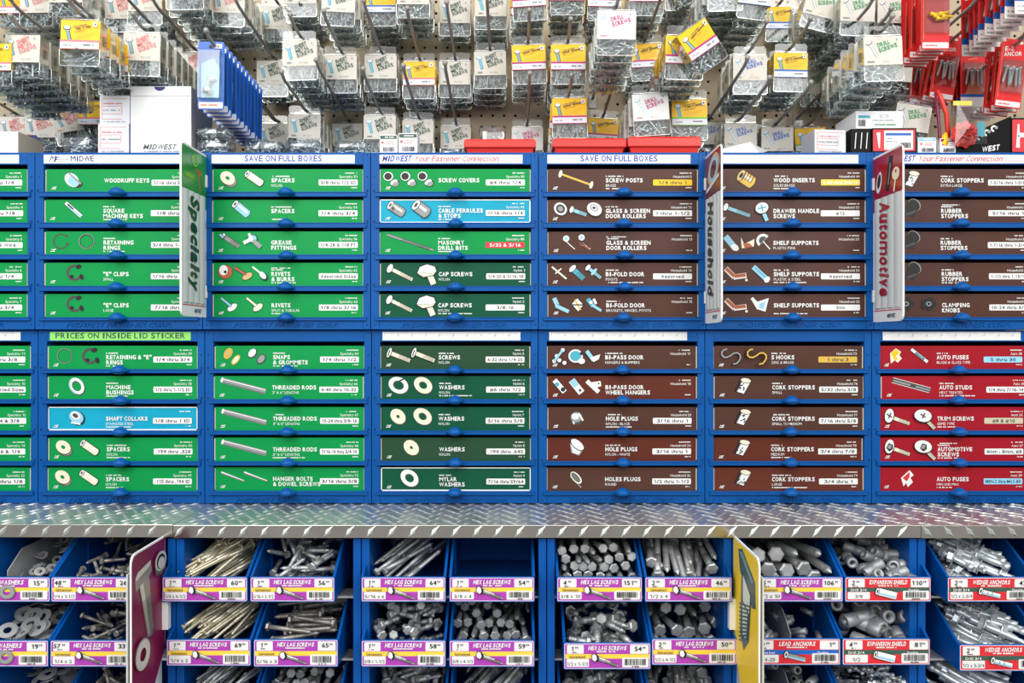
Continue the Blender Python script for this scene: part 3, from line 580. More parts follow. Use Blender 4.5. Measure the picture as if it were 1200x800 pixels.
CART = {
 ('U', 0): [('c_green', [], '', 'thru 1/4', 'Specialty 1', ''), ('c_green', [], '', 'thru 7/8', 'Specialty 4', ''), ('c_green', [], '', '.072 Wire', 'Specialty 5', ''), ('c_green', [], '', 'thru 1/4', 'Specialty 6', ''), ('c_green', [], '', 'thru 3/4', 'Specialty 7', '')],
 ('L', 0): [('c_green', [], '', 'thru 3/8', 'Specialty 11', ''), ('c_green', [], '', 'Assorted Sizes', 'Specialty 10', ''), ('c_green', [], '', '1/4 & 3/8', 'Specialty 12', ''), ('c_green', [], '', '1/16 & 1/4', 'Specialty 14', ''), ('c_green', [], '', '1/2 thru 1/8', 'Specialty 22', '')],
 ('U', 1): [('c_green', ['WOODRUFF KEYS'], '', '1/16 thru 5/16', 'Specialty 26', 'woodruff'), ('c_green', ['SQUARE', 'MACHINE KEYS'], 't', '1/8 thru 1', 'Specialty 27', 'sqkey'), ('c_green', ['RETAINING', 'RINGS'], 't', '3/4 thru 1-3/8', 'Specialty 28', 'retring'), ('c_green', ['"E" CLIPS'], 'SMALL', '1/16 thru 3/8', 'Specialty 31', 'eclip'), ('c_green', ['"E" CLIPS'], 'LARGE', '7/16 thru 1', 'Specialty 32', 'eclip')],
 ('L', 1): [('c_green', ['RETAINING & "E"', 'RINGS'], 't', '1/4 thru 3/4', 'Specialty 33', 'ringe'), ('c_green', ['MACHINE', 'BUSHINGS'], 't', '1/2 thru 1-1/2 ID', 'Specialty 35', 'bushing'), ('c_teal', ['SHAFT COLLARS'], 'STAINLESS STEEL', '1/8 thru 1 ID', '', 'collar'), ('c_green', ['SPACERS'], 'NYLON', '.194 thru .328', 'Specialty 50', 'spacers'), ('c_green', ['SPACERS'], 'NYLON', '.115 thru .194 ID', 'Specialty 49', 'spacers')],
 ('U', 2): [('c_green', ['SPACERS'], 'NYLON', '3/8 thru 1/2 ID', 'Specialty 51', 'spacers'), ('c_green', ['SPACERS'], 't', '1/4 thru 3/4', 'Specialty 54', 'spacercyl'), ('c_green', ['GREASE', 'FITTINGS'], '', '1/4-28 & 1/8 PT', 'Specialty 56', 'grease'), ('c_green', ['RIVETS', '& BURRS'], 't', 'Assorted Sizes', 'Specialty 62', 'rivets3'), ('c_green', ['RIVETS'], 'SPLIT & TUBULAR', '1/8 thru 3/16', 'Specialty 63', 'rivets2')],
 ('L', 2): [('c_green', ['SNAPS', '& GROMMETS'], 't', '1/4 thru 1/2', 'Specialty 64', 'snaps'), ('c_green', ['THREADED RODS'], '3" & 6" LENGTHS', '4-40 thru 10-32', 'Specialty 66', 'rod'), ('c_green', ['THREADED RODS'], '3" & 6" LENGTHS', '10-24 thru 3/8-16', 'Specialty 67', 'rod'), ('c_green', ['THREADED RODS'], '3" & 6" LENGTHS', '7/16-14 thru 3/4-10', 'Specialty 68', 'rod'), ('c_green', ['HANGER BOLTS', '& DOWEL SCREWS'], '', '3/16 thru 3/8', 'Specialty 72', 'hanger')],
 ('U', 3): [('c_green', ['SCREW COVERS'], '', '#4 thru 1/4', 'Specialty 80', 'covers'), ('c_teal', ['CABLE FERRULES', '& STOPS'], 't', '1/16 thru 1/4', 'Specialty 82', 'ferrule'), ('c_green', ['MASONRY', 'DRILL BITS'], 't', ('5/32 & 3/16', 'lab_red'), 'Specialty 88', 'drillbit'), ('c_dkgreen', ['CAP SCREWS'], 'NYLON', '1/4-20 & 5/16-18', 'Nylon 1', 'caps'), ('c_dkgreen', ['CAP SCREWS'], 'NYLON', '3/8-16', 'Nylon 2', 'caps')],
 ('L', 3): [('c_olive', ['SCREWS'], 'NYLON', '6-32 thru 1/4-20', 'Nylon 3', 'screws'), ('c_dkgreen', ['WASHERS'], 'NYLON', '#6 thru 1/2', 'Nylon 6', 'lockw'), ('c_dkgreen', ['WASHERS'], 'NYLON', '3/16 thru 5/8', 'Nylon 7', 'thickw'), ('c_olive', ['WASHERS'], 'NYLON', '.194 thru .645', 'Nylon 8', 'smallw'), ('c_dkgreen', ['MYLAR', 'WASHERS'], '', '7/16 thru 59/64', 'Nylon 9', 'mylar')],
 ('U', 4): [('c_brown', ['SCREW POSTS'], 'BRASS', ('1/4 thru 1', 'yellow'), 'Household 5', 'post'), ('c_brown', ['GLASS & SCREEN', 'DOOR ROLLERS'], '', '1 thru 1-1/2', 'Household 12', 'rollers'), ('c_brown', ['GLASS & SCREEN', 'DOOR ROLLERS'], '', None, 'Household 13', 'rollers2'), ('c_brown', ['BI-FOLD DOOR'], 'PIVOTS', 'Assorted', 'Household 14', 'pivots'), ('c_brown', ['BI-FOLD DOOR'], 'BRACKETS, HINGES, PIVOTS', None, 'Household 15', 'brackets')],
 ('L', 4): [('c_brown', ['BI-PASS DOOR'], 'HANGERS & BUMPERS', None, 'Household 17', 'bipass1'), ('c_rust', ['BI-PASS DOOR', 'WHEEL HANGERS'], '', None, 'Household 18', 'bipass2'), ('c_brown', ['HOLE PLUGS'], 'NYLON - BLACK', '3/16 thru 1', 'Household 23', 'plugb'), ('c_rust', ['HOLE PLUGS'], 'NYLON - WHITE', '3/16 thru 1', 'Household 24', 'plugw'), ('c_brown', ['HOLES PLUGS'], 'ROUND', '1/2 thru 1-1/2', 'Household 26', 'plugm')],
 ('U', 5): [('c_brown', ['WOOD INSERTS'], 'SOLID BRASS', ('4-40 thru 3/8-16', 'lab_yellow'), 'Household 44', 'insert'), ('c_brown', ['DRAWER HANDLE', 'SCREWS'], '', '#12', 'Household 52', 'handle'), ('c_brown', ['SHELF SUPPORTS'], 'PLASTIC PINS', None, 'Household 53', 'pins'), ('c_brown', ['SHELF SUPPORTS'], 'PLASTIC & STEEL', 'Assorted', 'Household 54', 'support'), ('c_brown', ['SHELF SUPPORTS'], '', '5mm', 'Household 55', 'support2')],
 ('L', 5): [('c_brown', ['S HOOKS'], 'ZINC & BRASS', ('1 thru 3', 'gold'), 'Household 73', 'shooks'), ('c_brown', ['CORK STOPPERS'], 'SMALL', '5/32 thru 3/8', 'Household 76', 'cork'), ('c_brown', ['CORK STOPPERS'], 'SMALL TO MEDIUM', '7/16 thru 5/8', 'Household 77', 'cork'), ('c_rust', ['CORK STOPPERS'], 'MEDIUM', '3/4 thru 7/8', 'Household 78', 'cork'), ('c_rust', ['CORK STOPPERS'], 'LARGE', '3/4 thru 1', 'Household 79', 'cork')],
 ('U', 6): [('c_brown', ['CORK STOPPERS'], 'EXTRA LARGE', '1-5/16 thru 1-5/8', 'Household 80', 'cork'), ('c_brown', ['RUBBER', 'STOPPERS'], '', '5/16 thru 1', 'Household 81', 'rubber'), ('c_brown', ['RUBBER', 'STOPPERS'], '', '1-7/16 thru 1-3/4', 'Household 82', 'rubber'), ('c_brown', ['RUBBER', 'STOPPERS'], 't', '1-1/2 thru 1-13/16', 'Household 83', 'rubber'), ('c_brown', ['CLAMPING', 'KNOBS'], '', '10-24 thru 3/8', 'Household 84', 'knobs')],
 ('L', 6): [('c_red', ['AUTO FUSES'], 'BLADE & GLASS TYPE', ('5 thru 30', 'ltlabel'), 'Auto 38', 'fuses'), ('c_red', ['AUTO STUDS'], 'HEAT TREATED', '1/4 thru 7/16-14', 'Auto 36', 'stud'), ('c_red', ['TRIM SCREWS'], 'SEMS TYPE', ('#8 & #10', 'card_side'), 'Auto 26', 'trim'), ('c_red', ['AUTOMOTIVE', 'SCREWS'], 't', '4mm - 8mm, #8', 'Auto 27', 'autos'), ('c_red', ['AUTO FUSES'], 'MIN AND MAX', ('MIN-2 thru MAX-80', 'ltlabel'), 'Auto 39', 'fuse')],
}
CN = {'c_green': 'green', 'c_dkgreen': 'dark green', 'c_olive': 'olive green', 'c_brown': 'brown', 'c_rust': 'reddish brown', 'c_red': 'red', 'c_teal': 'turquoise'}
for (row, k), lst in CART.items():
    rd = ROWS[row]; Y = rd['Y']; s = S(Y)
    for i, (bg, title, sub, size, series, ico) in enumerate(lst):
        bt, bb, r0, r1 = rd['slots'][i]; dyc = R.uniform(.002, .0055)
        dx = R.uniform(-.9, .9)
        if (row, k) == ('L', 6): dx = [-2.5, 1.5, -1, -1.5, -3][i] + 0
        x0 = cabx(k) + (11.2 + dx * .6) * U; wd = 174.6 * U
        z0 = zof(r0, Y); z1 = min(zof(bt, Y), z0 + .0425)
        hh = z1 - z0
        nm = ' '.join(title) if title else series
        lab = '%s carton printed %s%s%s' % (CN[bg], nm, (' ' + sub) if len(sub) > 1 else '', (', ' + series) if title and series else '')
        place_ = '%s slot of %s %s cabinet' % (ORD[i], 'upper' if row == 'U' else 'lower', COLN[k])
        lab = '%s carton printed %s%s, %s' % (CN[bg], nm, (' ' + sub) if len(sub) > 1 and len(sub) < 18 else '', place_) if title else 'cropped green carton, ' + place_
        root = empty('fastener_carton', (x0, Y + dyc, z0), lab, 'box', 'cartons in the blue drawer cabinets')
        mb = MB(); bow = .0014
        P_ = [(0, 0), (wd, 0), (wd + bow, hh * .35), (wd + bow, hh * .65), (wd, hh), (0, hh), (-bow, hh * .65), (-bow, hh * .35)]
        mb.prism(P_, 0, .2, 'y', bg)
        if bg == 'c_teal' or ico == 'mylar':
            for a in ((-.001, wd + .001, hh - .0014, hh + .0004), (-.001, wd + .001, 0, .0022)): mb.box(a[0], a[1], -.0006, 0, a[2], a[3], 'white')
            mb.box(-.001, .001, -.0006, 0, 0, hh, 'white'); mb.box(wd - .001, wd + .001, -.0006, 0, 0, hh, 'white')
        else: mb.box(-bow, .0004, -.0003, .002, hh * .03, hh * .97, 'board_in'); mb.box(wd - .0004, wd + bow, -.0003, .002, hh * .03, hh * .97, 'board_in')
        mb.build('carton', root)
        MATS['bg'] = MATS[bg]
        K = U; zo = (r0 - bb) * s; off = 3 if bg == 'c_teal' or ico == 'mylar' else 0
        def sheet(lay=2):
            q = MB(); q.lay = lay + off * 3; q.M = scaleM(K, 0, zo); return q
        W_ = wd / K
        kx = W_ / 177.5
        if ico:
            mb = sheet(); icons(mb, ico)
            mb.build('picture', root)
        mb = sheet(3)
        tx = 69 * kx
        if title:
            small = sub == 't'
            pre = R.random() < .5 or small
            if len(title) == 1:
                mb.text(title[0], tx, 10.2, 6.1, 'ink_white', .045, 0, 'L')
                if pre: mb.greek(tx, tx + R.uniform(12, 24), 16.4, 1.5, 'ink_white')
                if len(sub) > 1: mb.text(sub, tx, 4.9, 4.1, 'ink_white', .0)
                if R.random() < .5: mb.greek(tx, tx + R.uniform(15, 45), 2, 1.4, 'ink_white')
            else:
                mb.text(title[0], tx, 10.4, 6.1, 'ink_white', .045); mb.text(title[1], tx, 4.3, 6.1, 'ink_white', .045)
                if pre: mb.greek(tx, tx + 14, 16.6, 1.5, 'ink_white'); mb.greek(tx, tx + 23, 18.8, 1.3, 'ink_white') if R.random() < .4 else None
                if small: mb.greek(tx, tx + R.uniform(18, 32), 1.6, 1.4, 'ink_white')
            mb.build('title_print', root); mb = sheet(3)
            mb.text('MF', 6.5, 2.6, 3.4, 'ink_white', .08, .5); mb.rect(6, 11.2, 1.9, 2.5, 'ink_white'); mb.build('logo_print', root); mb = sheet(3)
        rx = W_ - 6.5
        if series: mb.text(series, rx, 15.3, 3.9, 'ink_white', .0, 0, 'R')
        mb.greek(rx - 14, rx, 20.2, 1.3, 'ink_white'); mb.greek(rx - 7, rx, 3.2, 1.2, 'ink_white')
        mb.build('series_print', root)
        if size:
            lc = 'white'
            if isinstance(size, tuple): size, lc = size
            mb = sheet(2); mb.rect(rx - 45, rx + .5, 6.4, 13.3, lc, 1)
            so = mb.build('size_label', root)
            mb = sheet(4); ink = 'white' if lc == 'lab_red' else 'dkgrey' if lc != 'lab_yellow' else 'white'
            mb.text(size, rx - 22.2, 8.0, 4.9, ink, .03, 0, 'C', fit=(41 if len(size) > 12 else min(41, len(size) * 3.3)))
            mb.build('size_print', so)
        MATS.pop('bg', None)

# ---------------------------------------------------------------- signs that stick out of the cabinets
def sign(pxb, Yb, depth, ztop, zbot, side, art, label, card_poly=None):
    """blade sign in a plane x = const; u = 0 at the wall side, u = depth at the aisle side"""
    X = (pxb - 600) * S(Yb)
    root = empty('aisle_sign', (X, Yb, zbot), label, 'sign', 'blade signs')
    hgt = ztop - zbot; r = .012
    def rnd(u0, u1, v0, v1, rr_):
        pts = [(u0, v0)]
        for cx, cy, a in ((u1 - rr_, v0 + rr_, -90), (u1 - rr_, v1 - rr_, 0)):
            for q in range(5): t_ = math.radians(a + 22.5 * q); pts.append((cx + rr_ * math.cos(t_), cy + rr_ * math.sin(t_)))
        pts.append((u0, v1)); return pts
    mb = MB(); sg = 1 if side > 0 else -1     # visible face looks toward +x (side>0) or -x
    th = .003
    pts = [(-u, v) for u, v in rnd(0, depth, 0, hgt, r)]
    mb.prism(pts, -th / 2, th / 2, 'x', 'white'); 
    mb.build('sign_panel', root)
    # face frame: for side>0 the viewer's right is the wall side
    if side > 0: F = Matrix(((0, -1, 0, th / 2), (1, 0, 0, -depth), (0, 0, 1, 0), (0, 0, 0, 1)))
    else: F = Matrix(((0, 1, 0, -th / 2), (-1, 0, 0, 0), (0, 0, 1, 0), (0, 0, 0, 1)))
    art(root, F, depth, hgt)
    for v in (.12, .80):
        mb = MB(); mb.box(-.004, .004, -.006, .004, hgt * v, hgt * v + .022, 'white'); mb.build('mounting_clip', root, .0005)
    return root
def up_art(letter, topmat, ink, edge, word):
    def f(root, F, d, h):
        def fx(u): return u
        mb = MB(); mb.M = F; ht = h * .735
        n_ = 44; ys = []; zs0 = .012
        # fluted plastic
        vs = []; fs = []
        for i in range(n_ + 1):
            t_ = i / n_; dep = .0022 * abs(math.sin(t_ * PI * 4)) ** .7
            vs += [(.006 + t_ * (d - .012), -.0006 - dep, .024), (.006 + t_ * (d - .012), -.0006 - dep, ht)]
        for i in range(n_): fs.append((2 * i, 2 * i + 2, 2 * i + 3, 2 * i + 1))
        mb.add(vs, fs, 'flute'); mb.build('fluted_face', root)
        mb = MB(); mb.M = F; mb.lay = 4
        flip = F[0][1] < 0     # side>0 : front at u=0
        a, b = (ht + .002, ht - .022) if flip else (ht - .022, ht + .002)
        mb.poly([(.001, a + 0), (d - .001, b), (d - .001, h - .004), (.001, h - .004)], topmat)
        # picture: tools or keys
        if word[0] == 'S':
            mb.line(d * .66, h - .038, d * .72, h - .074, .007, 'copper', .003); mb.line(d * .55, h - .036, d * .78, h - .040, .006, 'copper')
            mb.ring(d * .5, h - .022, .014, .010, .7, 'lime'); mb.greek(d * .1, d * .45, h - .056, .008, 'lime')
        elif word[0] == 'H':
            mb.ring(d * .55, h - .034, .038, .024, .62, 'tan', 20); mb.ring(d * .55, h - .034, .030, .019, .7, 'ltblue', 20); mb.line(d * .1, h - .066, d * .9, h - .050, .006, 'offwhite')
        else:
            mb.disc(d * .22, h - .050, .0095, .019, 'offwhite', -15); mb.disc(d * .22, h - .048, .006, .013, 'black', -15)
            mb.line(d * .50, h - .070, d * .64, h - .012, .014, 'black'); mb.line(d * .54, h - .060, d * .62, h - .024, .003, 'grey')
            mb.disc(d * .80, h - .046, .013, .011, 'cream'); mb.disc(d * .80, h - .042, .003, .003, 'red_letter'); mb.line(d * .79, h - .055, d * .74, h - .076, .005, 'cream')
        mb.build('picture_card', root)
        mb = MB(); mb.M = F @ Matrix.Translation((0, -.0032, 0)); mb.lay = 1
        bx = d * .30
        mb.text(word, bx, ht * .965, .046, 'dkgrey', .085, .2, 'L', fit=ht * .76, rot=-90)
        mb.text(word, bx + .0012, ht * .965 - .0008, .044, letter, .04, .2, 'L', fit=ht * .755, rot=-90)
        mb.build('sign_lettering', root)
        mb = MB(); mb.M = F; mb.lay = 4
        mb.rect(.003, d - .003, .019, .0205, 'ink_red'); mb.text('MIDWEST', d * .5, .007, .009, 'ink_navy', .04, .35, 'L', fit=.03)
        mb.build('footer_print', root)
    return f
Yu = -.0095
sign(240.8, Yu, .106, zof(182, Yu), zof(372, Yu), 1, up_art('dk_letter', 'sign_green', 0, 'copper', 'Specialty'), 'green and white blade sign with vertical word Specialty')
sign(827.5, Yu, .106, zof(184.5, Yu), zof(379, Yu), -1, up_art('dkgrey', 'sign_brown', 0, 'ltblue', 'Household'), 'brown and white blade sign with vertical word Household')
sign(1024.4, Yu, .106, zof(185, Yu), zof(377.5, Yu), -1, up_art('red_letter', 'sign_red', 0, 'cream', 'Automotive'), 'red and white blade sign with vertical word Automotive')
def lower_sign(px, Yb, side, kind, label):
    X = (px - 600) * S(Yb); d = .113 if side > 0 else .131; zt = H - 227 * S(Yb); zb = H - 560 * S(Yb); hgt = zt - zb
    root = empty('bin_sign', (X, Yb, zb), label, 'sign', 'blade signs')
    th = .0025; r = .014; v1 = hgt; vd = hgt - (.182 if kind == 'bolt' else .178)
    card = [(-d, hgt - .32), (0, vd), (0, hgt)]
    arc = [(-(d - r + r * math.cos(t_)), hgt - r - .002 + r * math.sin(t_)) for t_ in [math.radians(90 - 22.5 * q) for q in range(5)]]
    card = [(0, vd), (-d * .98, hgt - .315)] + list(reversed(arc)) + [(0, hgt)]
    M('sign_yellow', (255, 216, 50), .4); mat = 'maroon' if kind == 'bolt' else 'sign_yellow'
    mb = MB(); mb.prism([(0, 0), (-d, 0), (-d, hgt - .03), (0, hgt - .03)], -.001, .001, 'x', 'flute')
    for q in range(4): mb.box(-.004, .004, -d * (.2 + .22 * q) - .002, -d * (.2 + .22 * q) + .002, 0, hgt - .19, 'flute')
    mb.build('fluted_back_panel', root)
    mb = MB(); off = .0052 if side > 0 else -.0052
    mb.prism(card, off - th / 2, off + th / 2, 'x', 'white' if kind == 'bolt' else 'white'); 
    ins = [(u * .975 - .0012, hgt - .16 + (v - hgt + .16) * .982) for u, v in card]
    mb.prism(ins, off - th / 2 - .0002, off + th / 2 + .0002, 'x', mat)
    mb.build('sign_card', root)
    o2 = abs(off) + th / 2 + .0004
    if side > 0: F = Matrix(((0, -1, 0, o2), (1, 0, 0, -d), (0, 0, 1, 0), (0, 0, 0, 1)))
    else: F = Matrix(((0, 1, 0, -o2), (-1, 0, 0, 0), (0, 0, 1, 0), (0, 0, 0, 1)))
    mb = MB(); mb.M = F; mb.lay = 1
    mb.M = F @ Matrix.Translation((0, 0, hgt * .30)) @ Matrix.Diagonal((1.05 if kind == 'bolt' else 1.15, 1, .70, 1))
    if kind == 'bolt':
        M('bolt_ink', (150, 148, 136), .35, .3); M('bolt_lt', (205, 204, 192), .4); M('bolt_dk', (88, 88, 78), .4)
        y0 = hgt
        mb.poly([(.010, y0 - .062), (.018, y0 - .050), (.058, y0 - .038), (.062, y0 - .062), (.045, y0 - .078), (.012, y0 - .086)], 'bolt_ink')
        mb.poly([(.010, y0 - .058), (.018, y0 - .047), (.058, y0 - .036), (.056, y0 - .047), (.014, y0 - .064)], 'bolt_lt')
        mb.poly([(.022, y0 - .078), (.052, y0 - .066), (.066, y0 - .190), (.062, y0 - .206), (.048, y0 - .204)], 'bolt_ink')
        mb.poly([(.024, y0 - .080), (.034, y0 - .076), (.056, y0 - .2), (.050, y0 - .2)], 'bolt_lt')
        for q in range(17): t_ = q / 16; mb.line(.031 + .016 * t_, y0 - .118 - .084 * t_, .062 + .005 * t_, y0 - .113 - .082 * t_, .0016, 'bolt_dk')
        mb.poly([(.066, y0 - .04), (.082, y0 - .026), (.1, y0 - .034), (.104, y0 - .064), (.088, y0 - .082), (.068, y0 - .076)], 'bolt_dk')
        mb.disc(.086, y0 - .05, .019, .022, 'bolt_lt'); mb.disc(.086, y0 - .051, .014, .017, 'black'); mb.disc(.087, y0 - .054, .011, .013, 'bolt_lt')
        mb.M = F; mb.ring(.029, y0 - .160, .024, .024, .42, 'bolt_ink'); mb.ring(.030, y0 - .161, .0225, .0225, .45, 'bolt_lt')
    else:
        M('lag_lt', (226, 232, 216), .4); M('lag_dk', (70, 100, 100), .4); M('lag_md', (130, 165, 165), .4)
        y0 = hgt
        mb.poly([(.026, y0 - .02), (.044, y0 - .012), (.100, y0 - .060), (.102, y0 - .115), (.088, y0 - .120), (.034, y0 - .066)], 'lag_dk')
        mb.poly([(.032, y0 - .024), (.044, y0 - .018), (.092, y0 - .062), (.086, y0 - .068)], 'lag_md')
        mb.poly([(.042, y0 - .060), (.084, y0 - .096), (.074, y0 - .2), (.050, y0 - .235), (.036, y0 - .2)], 'lag_dk')
        mb.poly([(.049, y0 - .068), (.08, y0 - .098), (.076, y0 - .14), (.048, y0 - .125)], 'lag_lt')
        mb.poly([(.046, y0 - .13), (.070, y0 - .142), (.062, y0 - .206), (.046, y0 - .2)], 'lag_lt')
        for q in range(10): t_ = q / 9; mb.line(.032 + .002 * t_, y0 - .140 - .082 * t_, .084 - .016 * t_, y0 - .120 - .078 * t_, .0034, 'lag_dk')
    mb.build('screw_picture', root)
    mb = MB(); s_ = 1 if side > 0 else -1
    mb.box(min(0, s_ * .016), max(0, s_ * .016), -.012, 0, hgt - .15, hgt - .1, 'white'); mb.build('mounting_clip', root, .001)
lower_sign(189, -.155, 1, 'bolt', 'maroon blade sign picturing a steel hex bolt, nut and washer')
lower_sign(864, -.155, -1, 'lag', 'yellow blade sign picturing a grey lag screw beside bins')

# ---------------------------------------------------------------- bin racks
PITCH = (1079 - 203) / 4 * s14
zr = H - 231 * s14
edges = [XA + PITCH * q for q in range(-2, 6)]
RN = ['far left', 'left', 'second', 'third', 'fourth', 'fifth', 'far right']
YL = -.173; sL = S(YL)
for q in range(7):
    a, b = edges[q] + .0008, edges[q + 1] - .0008
    lab = ['blue bin rack at the left frame edge', 'blue bin rack left of the maroon sign', 'blue bin rack right of the maroon sign', 'central blue bin rack with the empty bin',
           'blue bin rack left of the yellow sign', 'blue bin rack right of the yellow sign', 'blue bin rack under the right shelf section'][q]
    root = empty('bin_rack', ((a + b) / 2, 0, 0), lab, 'rack', 'blue bin racks'); c = (a + b) / 2
    for side in (0, 1):
        mb = MB(); x = (a, a + .0125) if side == 0 else (b - .0125, b)
        mb.box(x[0] - c, x[1] - c, -.150, .12, 0.002, zr - .002, 'blue_bin'); mb.build('side_post', root, .0008)
    mb = MB(); mb.box(a - c + .0125, b - c - .0125, .11, .12, .002, zr - .002, 'dark'); mb.build('back_panel', root)
    for i in range(4):
        mb = MB(); zz = H - (704 + 75.5 * i - 400) * sL - .006
        mb.box(a - c + .0125, b - c - .0125, -.13, -.09, zz - .0035, zz, 'steel'); mb.build('support_rail', root)

def screw_profile(L_, r, thr=.55, pitch=None):
    pitch = pitch or r * .75; prof = [(0, r)]; z = L_ * (1 - thr); prof.append((z, r)); 
    zend = L_ - 2.2 * r
    while z < zend:
        prof += [(z + pitch * .3, r * .68), (z + pitch * .75, r * .72), (z + pitch, r * 1.02)]; z += pitch
    prof += [(L_ - r, r * .6), (L_, r * .08)]; return prof
def lag_mesh(name, L_, r, mat, seg=8):
    mb = MB(); hr = r * 1.75; hh = r * 1.25
    mb.lathe([(0, hr * .8), (hh * .22, hr), (hh, hr)], mat, 6, (0, 0, 0)); mb.smooth = True
    mb.lathe(screw_profile(L_, r), mat, seg, (0, 0, hh)); return mb.mesh(name)
def bin_profile():
    return [(YL, 0), (YL, .0385), (-.100, .0815), (.06, .0815), (.06, 0)]
# kind: (mesh maker, mode, count)
lagN = 0; FILL = MB(); FILLSH = {}
def mesh_of(kind, sz):
    key = (kind, sz)
    if key in FILLSH: return FILLSH[key]
    if kind == 'lag':
        dia, L_, mat = sz; me = lag_mesh('lag_screw', L_, dia / 2, mat)
    elif kind == 'washer':
        mb = MB(); r = sz; n_ = 16; vs = []; fs = []; t_ = .0016
        for i in range(n_):
            a = 2 * PI * i / n_
            for rr_, z in ((r, 0), (r, t_), (r * .42, t_), (r * .42, 0)): vs.append((rr_ * math.cos(a), rr_ * math.sin(a), z))
        for i in range(n_):
            j = (i + 1) % n_
            for k_ in range(4): k2 = (k_ + 1) % 4; fs.append((i * 4 + k_, j * 4 + k_, j * 4 + k2, i * 4 + k2))
        mb.add(vs, fs, 'steel'); me = mb.mesh('flat_washer')
    elif kind == 'shield':
        r, L_ = sz; mb = MB(); mb.smooth = True
        mb.lathe([(0, r * .62), (0, r * .95), (.0012, r), (L_ * .45, r), (L_ * .47, r * .9), (L_ * .5, r * .9), (L_ * .52, r), (L_ * .97, r), (L_, r * .93), (L_, r * .5), (L_ * .6, r * .45), (L_ * .4, r * .5), (0, r * .62)], 'lead', 14, caps=False)
        me = mb.mesh('expansion_shield')
    elif kind == 'wedge':
        r, L_ = sz; mb = MB(); mb.smooth = True
        mb.lathe([(0, r * .8), (.001, r)] + [x for i in range(9) for x in ((.0016 + i * .0024, r * .82), (.0026 + i * .0024, r))] + [(L_ * .45, r), (L_ * .75, r), (L_ * .78, r * .8), (L_ * .88, r * .8), (L_ * .9, r * 1.02), (L_, r * 1.05)], 'zinc', 10)
        mb.smooth = False; mb.lathe([(0, r * 1.9), (r * 1.3, r * 1.9)], 'zinc', 6, (0, 0, r * 2.2)); mb.lathe([(0, r * 2.4), (.0014, r * 2.4)], 'zinc', 12, (0, 0, r * 3.6)); me = mb.mesh('wedge_anchor')
    elif kind == 'leadanchor':
        r, L_ = sz; mb = MB(); mb.smooth = True; mb.lathe([(0, r * .55), (0, r), (L_, r * .92), (L_, r * .4), (0, r * .55)], 'lead', 12, caps=False); me = mb.mesh('lead_anchor')
    FILLSH[key] = me; return me
def add_mesh_to(mb, me, T):
    o = len(mb.v); mp_ = [mb.mi(m.name) for m in me.materials]
    for v in me.vertices: mb.v.append(tuple(T @ v.co))
    for p in me.polygons: mb.f.append(tuple(o + k for k in p.vertices)); mb.m.append(mp_[p.material_index]); mb.sm.append(p.use_smooth)
def orient(p, d, spin): return Matrix.Translation(p) @ Vector(d).normalized().to_track_quat('Z', 'Y').to_matrix().to_4x4() @ Matrix.Rotation(spin, 4, 'Z')
